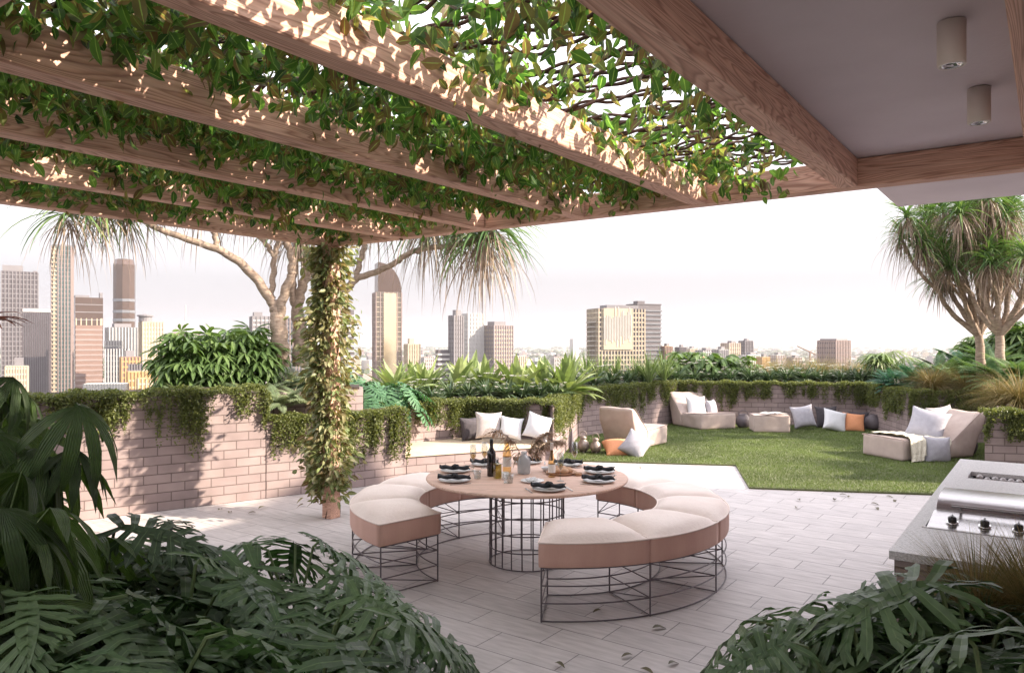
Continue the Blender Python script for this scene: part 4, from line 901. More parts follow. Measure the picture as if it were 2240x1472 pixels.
for k in range(9):
    q = hx0+.12+k*.15
    kb = MB(); kb.lathe([(0, 0), (.030, 0), (.032, .006), (.028, .008), (0, .008)], 20); o = kb.build('knob_ring', M['chrome'], gt, True); o.location = (q, hy0+.12, .016); o.rotation_euler = (rad(12), 0, 0)
    kb = MB(); kb.lathe([(0, .0), (.022, .0), (.021, .020), (.017, .025), (0, .026)], 16); kb.box((0, 0, .028), (.008, .036, .010)); c = kb.build('knob', M['black'], o, True); c.location = (0, 0, .009)

# ------------------------------------------------------------------ plant kinds (each plant a thing; repeats are copies)
PROTO = {}
def place(kind, build, x, y, z, sc, label, cat, group, rz=None, var=3):
    lst = PROTO.setdefault(kind, []); rz = R.uniform(0, 6.28) if rz is None else rz
    if len(lst) < var:
        t = thing(kind, None, None); build(t, len(lst)); lst.append(t)
    else: t = copy_tree(lst[R.randrange(var)])
    t.location = (x, y, z); t.rotation_euler = (0, 0, rz); t.scale = (sc, sc, sc)
    tag(t, label, cat, group); return t
def b_blades(mat, n, L, W, e0, e1, segs=6, fold=.15, r0=.03, peak=.35, stems=False, twist=.3):
    def f(t, v):
        mb = MB(); az = rng.uniform(0, 2*PI, n); rr_ = r0*np.sqrt(rng.random(n))
        base = np.stack([rr_*np.cos(az), rr_*np.sin(az), rng.uniform(0, .04, n)], 1); k = rng.random(n)
        blades(mb, base, az+rng.normal(0, .25, n), e0[0]+(e0[1]-e0[0])*k, e1[0]+(e1[1]-e1[0])*k+rng.normal(0, .15, n), rng.uniform(L[0], L[1], n), rng.uniform(W[0], W[1], n), segs, fold, peak, twist=twist)
        mb.build('leaves', mat, t)
    return f
def b_lily(t, v):
    b_blades(M['lily'], 70, (.32, .5), (.032, .05), (.5, 1.4), (-.9, .6), 5, .2)(t, v)
    ms = MB()
    for k in range(7):
        a = R.uniform(0, 6.28); r = R.uniform(.05, .28); h = R.uniform(.20, .50); p = (r*math.cos(a), r*math.sin(a), h)
        ms.tube([(0, 0, 0), (p[0]*.5, p[1]*.5, h*.6), p], .004, 4)
        n_ = 6; mb = MB(); blades(mb, np.array([p]*n_), np.arange(n_)*1.05+a, np.full(n_, .9), np.full(n_, -.5), np.full(n_, R.uniform(.05, .075)), np.full(n_, .035), 4); mb.build('flower', M['petal'], t)
    ms.build('flower_stems', M['greenstem'], t)
def b_palmate(mat, ncl, R0, Ls, Wd, zc, nl=8, spread=330, flat=.6, stem='greenstem', base=(0, 0, 0), dr=.4):
    def f(t, v):
        mb = MB(); ms = MB(); T = palmate_t(nl, Wd, spread, dr, .25); d = rdir(ncl, -.7, 1); rr_ = R0*(.55+.45*rng.random(ncl))
        P_ = d*rr_[:, None]*np.array([1, 1, flat])+np.array([0, 0, zc]); out = norm(d*np.array([1, 1, .3])+rng.normal(0, .25, (ncl, 3)))
        mb.scatter(T, P_, frames(out, norm(d*.5+np.array([0, 0, 1.0]))), rng.uniform(.8, 1.15, ncl)*Ls)
        for p in P_:
            ms.tube([(R.gauss(0, .05), R.gauss(0, .05), 0), (p[0]*.4, p[1]*.4, p[2]*.6), tuple(p)], .006, 4, cap=False)
        mb.build('leaves', mat, t); ms.build('stems', M[stem], t)
    return f
def b_fern(mat, n, L, T=None, e=(.3, 1.2), arch=1.1, pit=.0):
    def f(t, v):
        TT = T or pinnate_t(16, .20, .25, .55); mb = MB(); ms = MB(); az = rng.uniform(0, 2*PI, n); el = rng.uniform(e[0], e[1], n)
        d = np.stack([np.cos(az)*np.cos(el), np.sin(az)*np.cos(el), np.sin(el)], 1); l = rng.uniform(L[0], L[1], n)
        base = d*pit*rng.uniform(.6, 1.1, n)[:, None]
        d2 = norm(d-np.array([0, 0, .35 if pit else 0])); mb.scatter(TT, base, frames(d2, np.array([0, 0, 1.0])+d*.2), l)
        if pit:
            for b in base: ms.tube([(0, 0, 0), (b[0]*.35, b[1]*.35, b[2]*.7), tuple(b)], .006, 4, cap=False)
            ms.build('stems', M['greenstem'], t)
        mb.build('leaves', mat, t)
    return f
PH = [philo_t(random.Random(k)) for k in range(3)]
def b_philo(mat, n, L, pit, e=(.15, 1.35), spread=1.0):
    def f(t, v):
        mb = MB(); ms = MB(); az = np.arange(n)*2.399+R.uniform(0, 6); k = (np.arange(n)+.5)/n; el = e[0]+(e[1]-e[0])*k+rng.normal(0, .12, n)
        d = np.stack([np.cos(az)*np.cos(el)*spread, np.sin(az)*np.cos(el)*spread, np.sin(el)], 1); base = d*(pit*rng.uniform(.7, 1.15, n))[:, None]
        out = norm(np.stack([np.cos(az), np.sin(az), -.30-.6*(1-k)+.15*rng.normal(0, 1, n)], 1)); up = norm(np.array([0, -.4, 1.0])+rng.normal(0, .09, (n, 3)))
        fr = frames(out, up); sc = rng.uniform(L[0], L[1], n)
        for q in range(3): mb.scatter(PH[q], base[q::3], fr[q::3], sc[q::3])
        for b in base: ms.tube([(R.gauss(0, .02), R.gauss(0, .02), 0), (b[0]*.30, b[1]*.30, b[2]*.62), (b[0]*.75, b[1]*.75, b[2]*.98), tuple(b)], .0075, 5, cap=False)
        mb.build('leaves', mat, t); ms.build('leaf_stalks', M['greenstem'], t)
    return f

# foreground philodendrons
gl = 'lobed leaf plants in the lower left planter'
FL = [(-.62, 2.55, 1.0, 'at the right end, drooping over the paving'), (-.72, 3.05, .95, 'at the right edge below the left bench'), (-1.15, 2.45, 1.05, 'in the front row at bottom centre'),
      (-1.35, 3.2, 1.05, 'in the back row, centre'), (-1.65, 2.65, 1.05, 'in the front row, second from the left'), (-1.85, 3.45, 1.0, 'below the dark wall shadow'), (-2.1, 2.9, 1.0, 'in the middle of the bed'),
      (-2.45, 3.5, .95, 'at the back left by the cane palm'), (-1.0, 3.65, .95, 'furthest back near the creeper post'), (-.70, 1.95, .95, 'at the bottom edge of the photo'), (-1.35, 1.9, .9, 'nearest the lens'), (-2.9, 3.9, .9, 'behind the cane palm'), (-1.75, 3.95, .8, 'touching the back rim of the bed')]
for (x, y, sc, wh) in FL:
    place('lobed_plant' if x < -1.5 else 'split_leaf_plant', b_philo(M['philo'] if x < -1.5 else M['philomid'], 24, (.32, .50), .58), x-.06, y, .32 if x > -1.4 else .44, sc*1.0, 'dark plant with deeply lobed leaves '+wh, 'plant', gl)
gr = 'lobed leaf plants in the lower right planter'
for (x, y, sc, wh) in [(1.12, 2.35, .85, 'lowest, left end'), (1.28, 2.80, .85, 'overhanging the paving'), (1.50, 2.45, .95, 'in the middle'), (1.30, 2.0, .9, 'at the bottom edge'), (1.80, 2.45, .92, 'at the far right'), (1.62, 2.95, .72, 'beside the island corner'), (1.75, 2.05, .9, 'in the very corner')]:
    place('lobed_leaf_plant', b_philo(M['philomid'], 20, (.34, .48), .58), x, y, .50, sc*1.0, 'lobed leaf plant in the lower right bed, '+wh, 'plant', gr)
# strap leaved palms at the left edge
TW = palmate_t(8, .19, 230, .60, .35)
def b_rhapis(t, v):
    mb = MB(); ms = MB(); P_ = []; O_ = []
    for c in range(10):
        a = R.uniform(0, 6.28); r = R.uniform(.05, .42); bx, by = r*math.cos(a), r*math.sin(a); h = R.uniform(.9, 1.75)
        ms.tube([(bx, by, 0), (bx*1.1, by*1.1, h*.5), (bx*1.3, by*1.3, h)], .011, 6)
        for k in range(9):
            z = h*(.25+.80*k/8); q = R.uniform(0, 6.28); l = R.uniform(.12, .32); e = R.uniform(.2, 1.0)
            p = (bx*1.2+l*math.cos(q)*math.cos(e), by*1.2+l*math.sin(q)*math.cos(e), z+l*math.sin(e)); P_.append(p); O_.append((math.cos(q), math.sin(q), -.45))
            ms.tube([(bx*1.2, by*1.2, z-.05), p], .004, 4, cap=False)
    P_ = np.array(P_); n = len(P_); mb.scatter(TW, P_, frames(norm(np.array(O_)+rng.normal(0, .15, (n, 3))), norm(np.array([0, 0, 1.0])+rng.normal(0, .25, (n, 3)))), rng.uniform(.30, .50, n))
    mb.build('leaves', M['rhapis'], t); ms.build('canes', M['greenstem'], t)
for (x, y, z, sc, wh) in [(-2.15, 2.95, .30, .72, 'nearest the camera at the left edge'), (-2.75, 3.75, .25, .80, 'behind, against the long left wall'), (-1.85, 2.35, .1, .66, 'at the bottom left corner of the photo'), (-3.65, 4.5, .1, .80, 'furthest back at the left edge')]:
    place('cane_palm', b_rhapis, x, y, z, sc, 'cane palm with long ribbed strap leaves, '+wh, 'palm', 'cane palms at the left edge')
def b_red(t, v):
    mb = MB(); n = 16; az = rng.uniform(0, 6.28, n); blades(mb, np.tile([0, 0, .9], (n, 1)), az, np.full(n, .9), rng.uniform(-.9, -.2, n), rng.uniform(.35, .5, n), np.full(n, .075), 6); mb.build('leaves', M['red'], t)
    ms = MB(); ms.tube([(0, 0, 0), (.02, .01, .92)], .012, 6); ms.build('cane', M['bark'], t)
place('red_cordyline', b_red, -3.42, 4.75, 1.12, .95, 'red leaved cordyline poking in at the left edge of the photo', 'plant', None)

# planting beds
def row(kind, build, us, v, y, sc, fmt, cat, group, jit=.15, z=None):
    n = len(us)
    for i, u in enumerate(us):
        yy = (y(u) if callable(y) else y)+R.uniform(-jit, jit); zz = (z if z is not None else .95)
        place(kind, build, U(u, yy), yy, zz, sc*R.uniform(.9, 1.12), fmt % ORD[i], cat, group)
agv = b_blades(M['agave'], 34, (.42, .62), (.10, .15), (.25, 1.35), (-.5, 1.1), 7, .18, .03, .45, twist=.25)
row('agave', agv, [862, 930, 1000, 1062, 1130, 1188, 1240], 0, 13.5, 1.3, 'broad leaved green agave behind the seat niche, %s from the left', 'agave', 'agaves in a row behind the seat niche', .25)
row('agave', agv, [905, 1030, 1160], 0, 14.6, 1.25, 'agave in the back row behind the seat niche, %s from the left', 'agave', 'agaves in a row behind the seat niche', .2)
row('flowering_lily', b_lily, [905, 945, 985, 1025, 1065, 1105, 1145, 1185, 1218], 0, lambda u: 12.75 if u > 960 else 12.2, .80, 'dark lily with white flowers edging the niche planter, %s from the left', 'lily', 'white flowering lilies along the planters', .12)
row('flowering_lily', b_lily, [1265, 1300, 1335, 1372, 1410, 1450, 1482], 0, lambda u: 15.6+(u-1265)/217*2.5, .98, 'white flowering lily along the lawn planter left of its corner, %s from the left', 'lily', 'white flowering lilies along the planters', .12)
row('flowering_lily', b_lily, [1520, 1560, 1600, 1640, 1680, 1720, 1760, 1800, 1840, 1880, 1915], 0, lambda u: 18.2-(u-1520)/400*.8, .98, 'white flowering lily along the far lawn wall, %s from the left', 'lily', 'white flowering lilies along the planters', .12)
row('flowering_lily', b_lily, [1500, 1540, 1580, 1620, 1660, 1700, 1740, 1780, 1820, 1860, 1900], 0, lambda u: 18.7-(u-1520)/400*.8, .98, 'white flowering lily in the second row of the far lawn wall, %s from the left', 'lily', 'white flowering lilies along the planters', .12)
spk = b_blades(M['spike'], 60, (.5, .85), (.022, .04), (.9, 1.5), (.2, 1.3), 5, .2)
row('spiky_plant', spk, [1250, 1282, 1315, 1350, 1388, 1420, 1452], 0, 17.2, 1.0, 'upright spiky plant below the big apartment tower, %s from the left', 'plant', 'spiky plants behind the lilies', .4)
row('broad_leaf_plant', b_palmate(M['scheff'], 34, .42, .30, .38, .38, 5, 280, .8), [1470, 1508, 1545, 1585, 1622], 0, 19.0, .98, 'bushy broad leaved plant behind the lilies, %s from the left', 'plant', 'broad leaved plants behind the far lilies', .3)
gra = b_blades(M['grass'], 620, (.45, .85), (.004, .008), (.7, 1.5), (-1.1, .6), 7, .2, .06, .3)
row('fountain_grass', gra, [1655, 1700, 1745, 1792, 1840, 1885], 0, 19.0, 1.0, 'blond fountain grass behind the far lilies, %s from the left', 'grass', 'blond grasses by the far wall', .25)
# left and centre bed
place('umbrella_shrub', b_palmate(M['scheff'], 230, .86, .34, .22, .72, 8, 330, .95), U(425, 10.2), 10.2, 1.12, .66, 'large umbrella leaved shrub left of the leaning tree', 'shrub', 'umbrella leaved shrubs behind the left wall')
place('umbrella_shrub', b_palmate(M['scheff'], 230, .86, .34, .22, .72, 8, 330, .95), U(535, 10.6), 10.6, 1.15, .66, 'umbrella leaved shrub directly beside the leaning tree', 'shrub', 'umbrella leaved shrubs behind the left wall')
gf = 'ferns round the leaning tree'
for (u, y, z, sc, wh) in [(560, 10.0, 1.15, .62, 'below the umbrella shrubs'), (480, 9.9, 1.15, .6, 'left below the umbrella shrubs'), (395, 9.6, 1.2, .5, 'at the left end of the ferns'), (612, 9.7, 1.1, .66, 'above the black planter gap, left one'), (668, 9.95, 1.1, .62, 'above the black planter gap, right one'), (640, 10.8, 1.3, .85, 'at the foot of the leaning tree'), (705, 10.6, 1.3, .7, 'just behind the creeper post')]:
    place('silver_fern', b_fern(M['fernpale'], 34, (.5, .8)), U(u, y), y, z, sc, 'silvery fern '+wh, 'fern', gf)
gt_ = 'tall lobed plants right of the post'
for (u, y, z, sc, wh) in [(800, 11.3, .9, .78, 'right of the post'), (868, 11.5, .9, .80, 'behind the left side of the niche'), (760, 11.6, 1.0, .8, 'partly hidden by the post')]:
    place('teal_lobed_plant', b_philo(M['philobright'], 26, (.42, .6), .48), U(u, y), y, z, sc, 'bright green plant with long lobed leaves '+wh, 'plant', gt_)
# right bed
gq = 'shrubs and ferns in the right planters'
place('fan_palm', b_palmate(M['spike'], 26, .5, .46, .10, .35, 14, 340, .8), U(1940, 17.6), 17.6, 1.05, .95, 'low fan palm with spiky leaves at the right end of the far wall', 'palm', gq)
for (u, y, z, sc, m_, wh) in [(1955, 15.7, .98, .75, 'teal', 'at the corner of the jutting planter'), (2000, 15.6, 1.1, .85, 'teal', 'left of the twin trees'), (2050, 15.9, 1.2, .95, 'fern', 'under the paddle leaves'), (2090, 15.2, 1.1, .95, 'fern', 'in front of the twin trees'), (2140, 14.9, 1.2, 1.0, 'fern', 'between the two trees'),
   (2185, 13.9, 1.2, .95, 'fern', 'in front of the right-hand trunk'), (2225, 13.4, 1.25, .95, 'fern', 'at the right edge of the photo'), (2170, 15.9, 1.4, 1.1, 'fern', 'behind both tree trunks'), (2110, 17.0, 1.3, 1.0, 'teal', 'behind the left-hand trunk')]:
    place('tree_fern_'+('teal' if m_ == 'teal' else 'green'), b_fern(M[m_], 50, (.45, .75), None, (.1, 1.3)), U(u, y), y, z, sc, 'lush green fern '+wh, 'fern', gq, var=2)
place('banana_plant', b_blades(M['philo'], 12, (.7, 1.1), (.2, .28), (.5, 1.3), (-.6, .4), 8, .15, .05, .5), U(2060, 17.2), 17.2, 1.1, .95, 'plant with big dark paddle leaves behind the ferns at right', 'plant', gq)
place('banana_plant', b_blades(M['philo'], 12, (.7, 1.1), (.2, .28), (.5, 1.3), (-.6, .4), 8, .15, .05, .5), U(2110, 17.0), 17.0, 1.1, 1.0, 'second paddle leaved plant right beside the left tree trunk', 'plant', gq)
place('umbrella_shrub', b_palmate(M['scheff'], 230, .86, .34, .22, .72, 8, 330, .95), U(2235, 16.6), 16.6, 1.1, .85, 'leafy light green shrub behind the right hand tree', 'shrub', gq)
place('umbrella_shrub', b_palmate(M['scheff'], 230, .86, .34, .22, .72, 8, 330, .95), U(2150, 17.8), 17.8, 1.0, .75, 'leafy shrub seen between the two right trees', 'shrub', gq)
gsb = b_blades(M['grassbrown'], 900, (.5, .95), (.004, .008), (.6, 1.5), (-1.2, .4), 8, .2, .07, .3)
for (u, y, z, sc, wh) in [(2040, 14.6, .95, .95, 'behind the right lounger'), (2110, 14.5, .95, .7, 'right of the one behind the lounger'), (2232, 10.9, .95, .95, 'at the right edge above the barbecue'), (2190, 11.3, .95, .75, 'left of the right edge tuft')]:
    place('arching_grass', gsb, U(u, y), y, z, sc, 'arching brownish grass tuft '+wh, 'grass', 'arching grasses in the right planters')
gsc = b_blades(M['grassbrown'], 1300, (.4, .85), (.003, .006), (.9, 1.5), (-.9, .9), 8, .2, .10, .3)
for (x, y, sc, wh) in [(1.94, 3.12, .50, 'left'), (2.12, 2.98, .56, 'middle'), (2.20, 3.12, .52, 'back'), (2.36, 2.84, .56, 'right')]:
    place('brown_sedge', gsc, x, y, .70, sc*1.2, 'brown sedge tuft in front of the barbecue, the %s one' % wh, 'grass', 'brown sedges in front of the barbecue')

# ------------------------------------------------------------------ pandanus trees
def branch(p0, p1, r0, r1, sag=0.0, n=12, wob=.05):
    p0 = np.array(p0, float); p1 = np.array(p1, float); t = np.linspace(0, 1, n)[:, None]
    w_ = np.array([R.gauss(0, 1), R.gauss(0, 1), R.gauss(0, .5)])*wob*np.linalg.norm(p1-p0)
    P_ = p0+(p1-p0)*t+np.sin(t*PI)*(w_+np.array([0, 0, sag]))+.012*np.sin(t*19+R.uniform(0, 6))*np.array([1, .5, 0])
    return P_, np.linspace(r0, r1, n)
def heads(t, ends, n=70, L=(.5, .85), W=(.022, .04), dead=34):
    mb = MB(); md = MB()
    for e in ends:
        az = rng.uniform(0, 2*PI, n); k = rng.random(n); blades(mb, np.tile(e, (n, 1))+rng.normal(0, .015, (n, 3)), az, 1.45-1.6*k, .3-1.7*k**.6, rng.uniform(L[0], L[1], n), rng.uniform(W[0], W[1], n), 7, .22, .2, twist=.4)
        m_ = dead; az = rng.uniform(0, 2*PI, m_); blades(md, np.tile(np.array(e)-[0, 0, .06], (m_, 1))+rng.normal(0, .04, (m_, 3)), az, rng.uniform(-1.2, .1, m_), np.full(m_, -1.55), rng.uniform(L[0]*.7, L[1]*1.1, m_), rng.uniform(.010, .022, m_), 6, .2, .2, twist=.8)
    mb.build('crown', M['pand'], t); md.build('dry_leaves', M['panddead'], t)
def ptree(label, x, y, z, limbs, headpts, group, n=70, dead=34, L=(.5, .85), thick=1.3):
    t = thing('pandanus_tree', label, 'tree', (x, y, z), 0, group); mb = MB()
    for a, b, r0, r1, sag in limbs:
        P_, rr_ = branch(a, b, r0, r1, sag); mb.tube(P_, rr_*thick, 9)
    mb.build('trunk', M['bark'], t, True); heads(t, headpts, n, L, (.022, .04), dead); return t
def pt(u, v, y, x0, y0, z0): return (U(u, y)-x0, y-y0, Zv(v, y)-z0)
# centre tree (two stems leaning apart)
x0, y0, z0 = U(612, 10.7), 10.7, 1.2
q = lambda u, v, y=10.7: pt(u, v, y, x0, y0, z0)
L1 = [(q(612, 800), q(608, 700), .10, .085, 0), (q(608, 702), q(592, 655), .085, .055, 0), (q(594, 658), q(475, 545, 10.4), .055, .040, .12), (q(475, 545, 10.4), q(335, 497, 10.1), .040, .030, -.02), (q(475, 545, 10.4), q(465, 500, 10.4), .03, .028, 0), (q(335, 497, 10.1), q(225, 440, 9.9), .03, .028, .03), (q(465, 505, 10.4), q(440, 430, 10.4), .028, .026, 0),
      (q(610, 700), q(638, 600), .06, .045, 0), (q(638, 600), q(622, 520), .045, .04, 0), (q(622, 522), q(600, 440), .035, .03, 0), (q(592, 655), q(600, 560), .035, .03, -.02), (q(600, 562), q(570, 520), .03, .026, 0), (q(600, 562), q(610, 500), .03, .026, 0), (q(570, 520), q(545, 440), .026, .024, 0)]
H1 = [q(215, 452, 9.9), q(330, 420, 10.0), q(440, 425, 10.4), q(545, 440), q(600, 430), q(150, 470, 9.7), q(270, 462, 10.3)]
ptree('pandanus tree with pale forked trunk, long limb arching left under the pergola beam', x0, y0, z0, L1, H1, 'forked pandanus trees', 80, 50, (.6, 1.0))
x0, y0, z0 = U(652, 11.0), 11.0, 1.2
q = lambda u, v, y=11.0: pt(u, v, y, x0, y0, z0)
L2 = [(q(655, 800), q(650, 672), .085, .07, 0), (q(650, 674), q(642, 600), .05, .04, 0), (q(642, 600), q(655, 500), .04, .03, 0), (q(652, 672), q(672, 600), .06, .05, 0), (q(672, 602), q(700, 575), .05, .045, 0), (q(672, 602), q(655, 520), .035, .03, 0), (q(668, 760), q(690, 690), .07, .06, 0), (q(690, 690), q(748, 640), .06, .045, .02), (q(748, 640), q(780, 608), .045, .04, 0), (q(780, 608), q(798, 540), .035, .03, 0),
      (q(780, 608), q(870, 572, 10.8), .038, .032, -.03), (q(870, 572, 10.8), q(965, 540, 10.6), .032, .028, .02), (q(965, 540, 10.6), q(1050, 520, 10.5), .028, .026, -.02), (q(700, 575), q(650, 540), .04, .03, .02), (q(798, 540), q(820, 440), .03, .028, 0), (q(915, 556, 10.7), q(930, 500, 10.7), .024, .022, 0)]
H2 = [q(1052, 530, 10.5), q(935, 488, 10.7), q(820, 440), q(655, 490), q(700, 445), q(1000, 500, 10.8), q(1075, 500, 10.3)]
ptree('pandanus tree with long limb reaching right past the creeper post, drooping leaves at its end', x0, y0, z0, L2, H2, 'forked pandanus trees', 84, 80, (.75, 1.25))
# right trees
def rtree(label, ub, yb, n1, seed, us, vs):
    x0, y0, z0 = U(ub, yb), yb, 1.0
    q = lambda u, v, y=yb: pt(u, v, y, x0, y0, z0); limbs = []; hd = []
    rr = random.Random(seed); fork = q(ub-8, 735); limbs.append(((0, 0, -.1), fork, .10, .075, 0))
    for i in range(n1):
        u = us[0]+(us[1]-us[0])*(i+.5)/n1+rr.uniform(-12, 12); v = vs[0]+(vs[1]-vs[0])*rr.random(); yy = yb+rr.uniform(-.9, .9)
        mid = q(ub+(u-ub)*.55+rr.uniform(-8, 8), 735+(v-735)*.45, yb+(yy-yb)*.5); end = q(u, v, yy)
        limbs.append((fork, mid, .055, .038, .02)); limbs.append((mid, end, .038, .026, .0)); hd.append(end)
        u2 = u+rr.uniform(-45, 45); v2 = v+rr.uniform(-50, 60); e2_ = q(u2, v2, yy+rr.uniform(-.5, .5)); limbs.append((mid, e2_, .03, .022, 0)); hd.append(e2_)
        e3_ = q(u+rr.uniform(-60, 60), v+rr.uniform(-20, 80), yy+rr.uniform(-.7, .7)); limbs.append((mid, e3_, .026, .02, 0)); hd.append(e3_)
    ptree(label, x0, y0, z0, limbs, hd, 'forked pandanus trees', 58, 62, (.4, .8), 1.0)
rtree('left of the two right-hand pandanus trees, trunk leaning left against the white sky', 2150, 14.8, 9, 3, (1965, 2210), (460, 570))
rtree('right of the two right-hand pandanus trees, at the edge of the photo', 2195, 14.2, 9, 5, (2040, 2330), (440, 570))

# ------------------------------------------------------------------ fallen leaves
FLV = [(1214, 1454, 'curled, left of three at the bottom'), (1384, 1436, 'pale, upright, middle at the bottom'), (1462, 1457, 'pale, right one at the bottom'), (1400, 1466, 'brown, cut by the bottom edge'), (1427, 1378, 'small dark one in front of the right bench'), (1316, 1338, 'under the wires of the right bench'),
       (1745, 1094, 'dark one right of the lawn corner'), (1741, 1113, 'dark dot below it'), (1836, 1084, 'in the cluster by the lawn edge, upper'), (1855, 1090, 'in the cluster by the lawn edge, right'), (1825, 1097, 'in the cluster by the lawn edge, lower'), (1938, 1087, 'near the barbecue island, upper'), (1958, 1095, 'near the barbecue island, second'), (1905, 1103, 'near the barbecue island, third'), (1916, 1112, 'near the barbecue island, lowest'),
       (478, 1118, 'by the wall shadow, left'), (500, 1124, 'by the wall shadow, middle'), (565, 1115, 'by the wall shadow, upper right'), (560, 1123, 'by the wall shadow, lower right'), (1401, 1027, 'alone on the sunlit paving beside the lawn')]
for i, (u, v, wh) in enumerate(FLV):
    x, y = G(u, v); T = leaf_t(.45, 6, R.uniform(.2, .6), .25, .45, 1.5); mb = MB(); mb.scatter(T, np.array([[0, 0, .012]]), frames(np.array([[1, 0, R.uniform(.1, .5)]]), np.array([[0, 0, 1.0]])), np.array([R.uniform(.07, .10)]))
    o = mb.build('fallen_leaf', M['dryleaf'], None, False, (x, y, .002), R.uniform(0, 6.28)); tag(o, 'fallen dry leaf on the paving, '+wh, 'leaf', 'fallen leaves on the paving')

# ------------------------------------------------------------------ city
def facade(name, c, rough=.4, metal=0, spec=.5):
    c = tuple(k*.55 for k in c); return surf('facade_'+name, c, tuple(min(1, k*1.15) for k in c), .15, rough, metal=metal, spec=spec)
F_ = {'glass': facade('glass', (.10, .10, .12), .18, .0, .9), 'bronze': facade('bronze', (.22, .15, .12), .22, .6), 'gold': facade('gold_glass', (.50, .42, .34), .16, .85), 'white': facade('white', (.66, .64, .62), .8), 'cream': facade('cream', (.62, .52, .38), .8),
      'dark': facade('dark', (.12, .10, .11), .6), 'grey': facade('grey', (.28, .26, .27), .7), 'pink': facade('pink', (.40, .30, .27), .7), 'orange': facade('orange', (.62, .38, .17), .8), 'teal': facade('teal_glass', (.20, .28, .27), .2, .3), 'rust': facade('rust', (.30, .19, .15), .7), 'silver': facade('silver_glass', (.42, .43, .45), .2, .6)}
def tower(label, u0, u1, vt, D, body='glass', band='white', fh=3.6, bh=1.1, fins=0, fin='white', a=28, asp=.8, cap=None, kind='tower', bandout=.35, group='city buildings beyond the terrace', crown=None):
    app = (u1-u0)/FPX*D; ar = rad(a); w_ = app/(math.cos(ar)+asp*math.sin(abs(ar))); d_ = w_*asp; H = Zv(vt, D)-GZ
    t = thing(kind, label, 'building', (U((u0+u1)/2, D), D, GZ), ar, group)
    mb = MB(); mb.box((0, 0, H/2), (w_, d_, H)); mb.build('glazing', F_[body], t)
    if band:
        mb = MB(); n = int((H-2)/fh)
        k0 = max(0, int((Zv(900, D)-GZ)/fh))
        for k in range(k0, n+1): mb.box((0, 0, k*fh+bh/2), (w_+bandout, d_+bandout, bh))
        mb.build('floor_bands', F_[band], t)
    if fins:
        mb = MB()
        for k in range(fins+1):
            q = -w_/2+w_*k/fins
            for sy in (-1, 1): mb.box((q, sy*(d_/2+.2), H/2), (.7, .6, H-.5))
        nf = max(2, int(fins*asp))
        for k in range(nf+1):
            q = -d_/2+d_*k/nf
            for sx in (-1, 1): mb.box((sx*(w_/2+.2), q, H/2), (.6, .7, H-.5))
        mb.build('fins', F_[fin], t)
    if cap:
        mb = MB()
        for (cx, cy, cw, cd, ch) in cap: mb.box((cx*w_, cy*d_, H+ch/2), (cw*w_, cd*d_, ch))
        mb.build('roof_plant', F_[crown or 'grey'], t)
    return t, w_, d_, H
tower('stepped dark glass tower at the left edge', 2, 86, 596, 640, 'dark', 'grey', 4, .9, 10, 'grey', 32, .8, [(-.2, 0, .55, .9, 5), (.42, .3, .12, .3, 2)])
tower('narrow tower with a white vertical stripe beside the tallest tower', 50, 111, 683, 560, 'grey', None, 4, 1, 12, 'dark', 30, .8, [(0, 0, 1.04, 1.04, 2.2)], crown='white')
t_, w_, d_, H = tower('tallest slim tower with a golden balcony strip', 113, 160, 540, 600, 'teal', 'grey', 3.4, .7, 6, 'pink', 24, .9, [(0, 0, 1.0, 1.0, 1)], bandout=.1)
mb = MB(); mb.box((-w_*.5+1.8, -d_/2-.5, H/2), (1.2, 1.0, H-1))
for k in range(int(H/3.4)): mb.box((-w_*.5+1.8, -d_/2-.6, k*3.4+1), (3.4, 1.6, 1.2))
mb.build('balcony_strip', F_['cream'], t_)
mb = MB(); mb.box((-w_/2-.2, 0, H/2), (.5, d_, H)); mb.build('side_wall', F_['dark'], t_)
tower('brown glass tower behind the striped block', 160, 227, 652, 700, 'bronze', 'grey', 7, .8, 0, 'white', 34, .8, [(-.25, 0, .5, 1, 2), (.45, 0, .1, .6, 5)])
tower('brown block with pale horizontal stripes and roof spikes', 162, 226, 712, 540, 'rust', 'pink', 3.6, 1.3, 0, 'white', 32, .8, [(-.48, -.48, .04, .04, 5), (-.3, -.48, .04, .04, 5), (-.1, -.48, .04, .04, 5), (.1, -.48, .04, .04, 5), (.3, -.48, .04, .04, 5), (.48, -.48, .05, .05, 5), (.48, 0, .05, .05, 5), (.48, .48, .05, .05, 5)], crown='cream')
# round dark tower
D = 820; r_ = (294-250)/2/FPX*D; H = Zv(568, D)-GZ
t_ = thing('tower', 'rounded dark tower with a bright vertical highlight', 'building', (U(272, D), D, GZ), 0, 'city buildings beyond the terrace')
mb = MB(); mb.lathe([(r_, 0), (r_, H-6), (r_*.82, H), (0, H)], 10); o = mb.build('glazing', F_['bronze'], t_, False); mb = MB()
for z in (H*.50, H*.56, H*.62, H*.70): mb.lathe([(r_+.1, z), (r_+.4, z+.1), (r_+.4, z+3), (r_+.1, z+3.1)], 10)
mb.build('floor_bands', F_['silver'], t_)
tower('pale ribbed block in front of the rounded tower', 232, 300, 716, 640, 'silver', None, 4, 1, 9, 'white', 40, .7, [(0, 0, .6, .6, 3)])
t_, w_, d_, H = tower('cream tower with a round turret on top', 303, 358, 704, 600, 'cream', 'white', 3.4, .8, 7, 'cream', 38, .9, None, bandout=.1)
mb = MB(); mb.lathe([(5, 0), (5, 4), (6.2, 4.2), (6.2, 5.2), (0, 6.5)], 16, (-w_*.3, -d_*.1, H)); mb.build('turret', F_['grey'], t_)
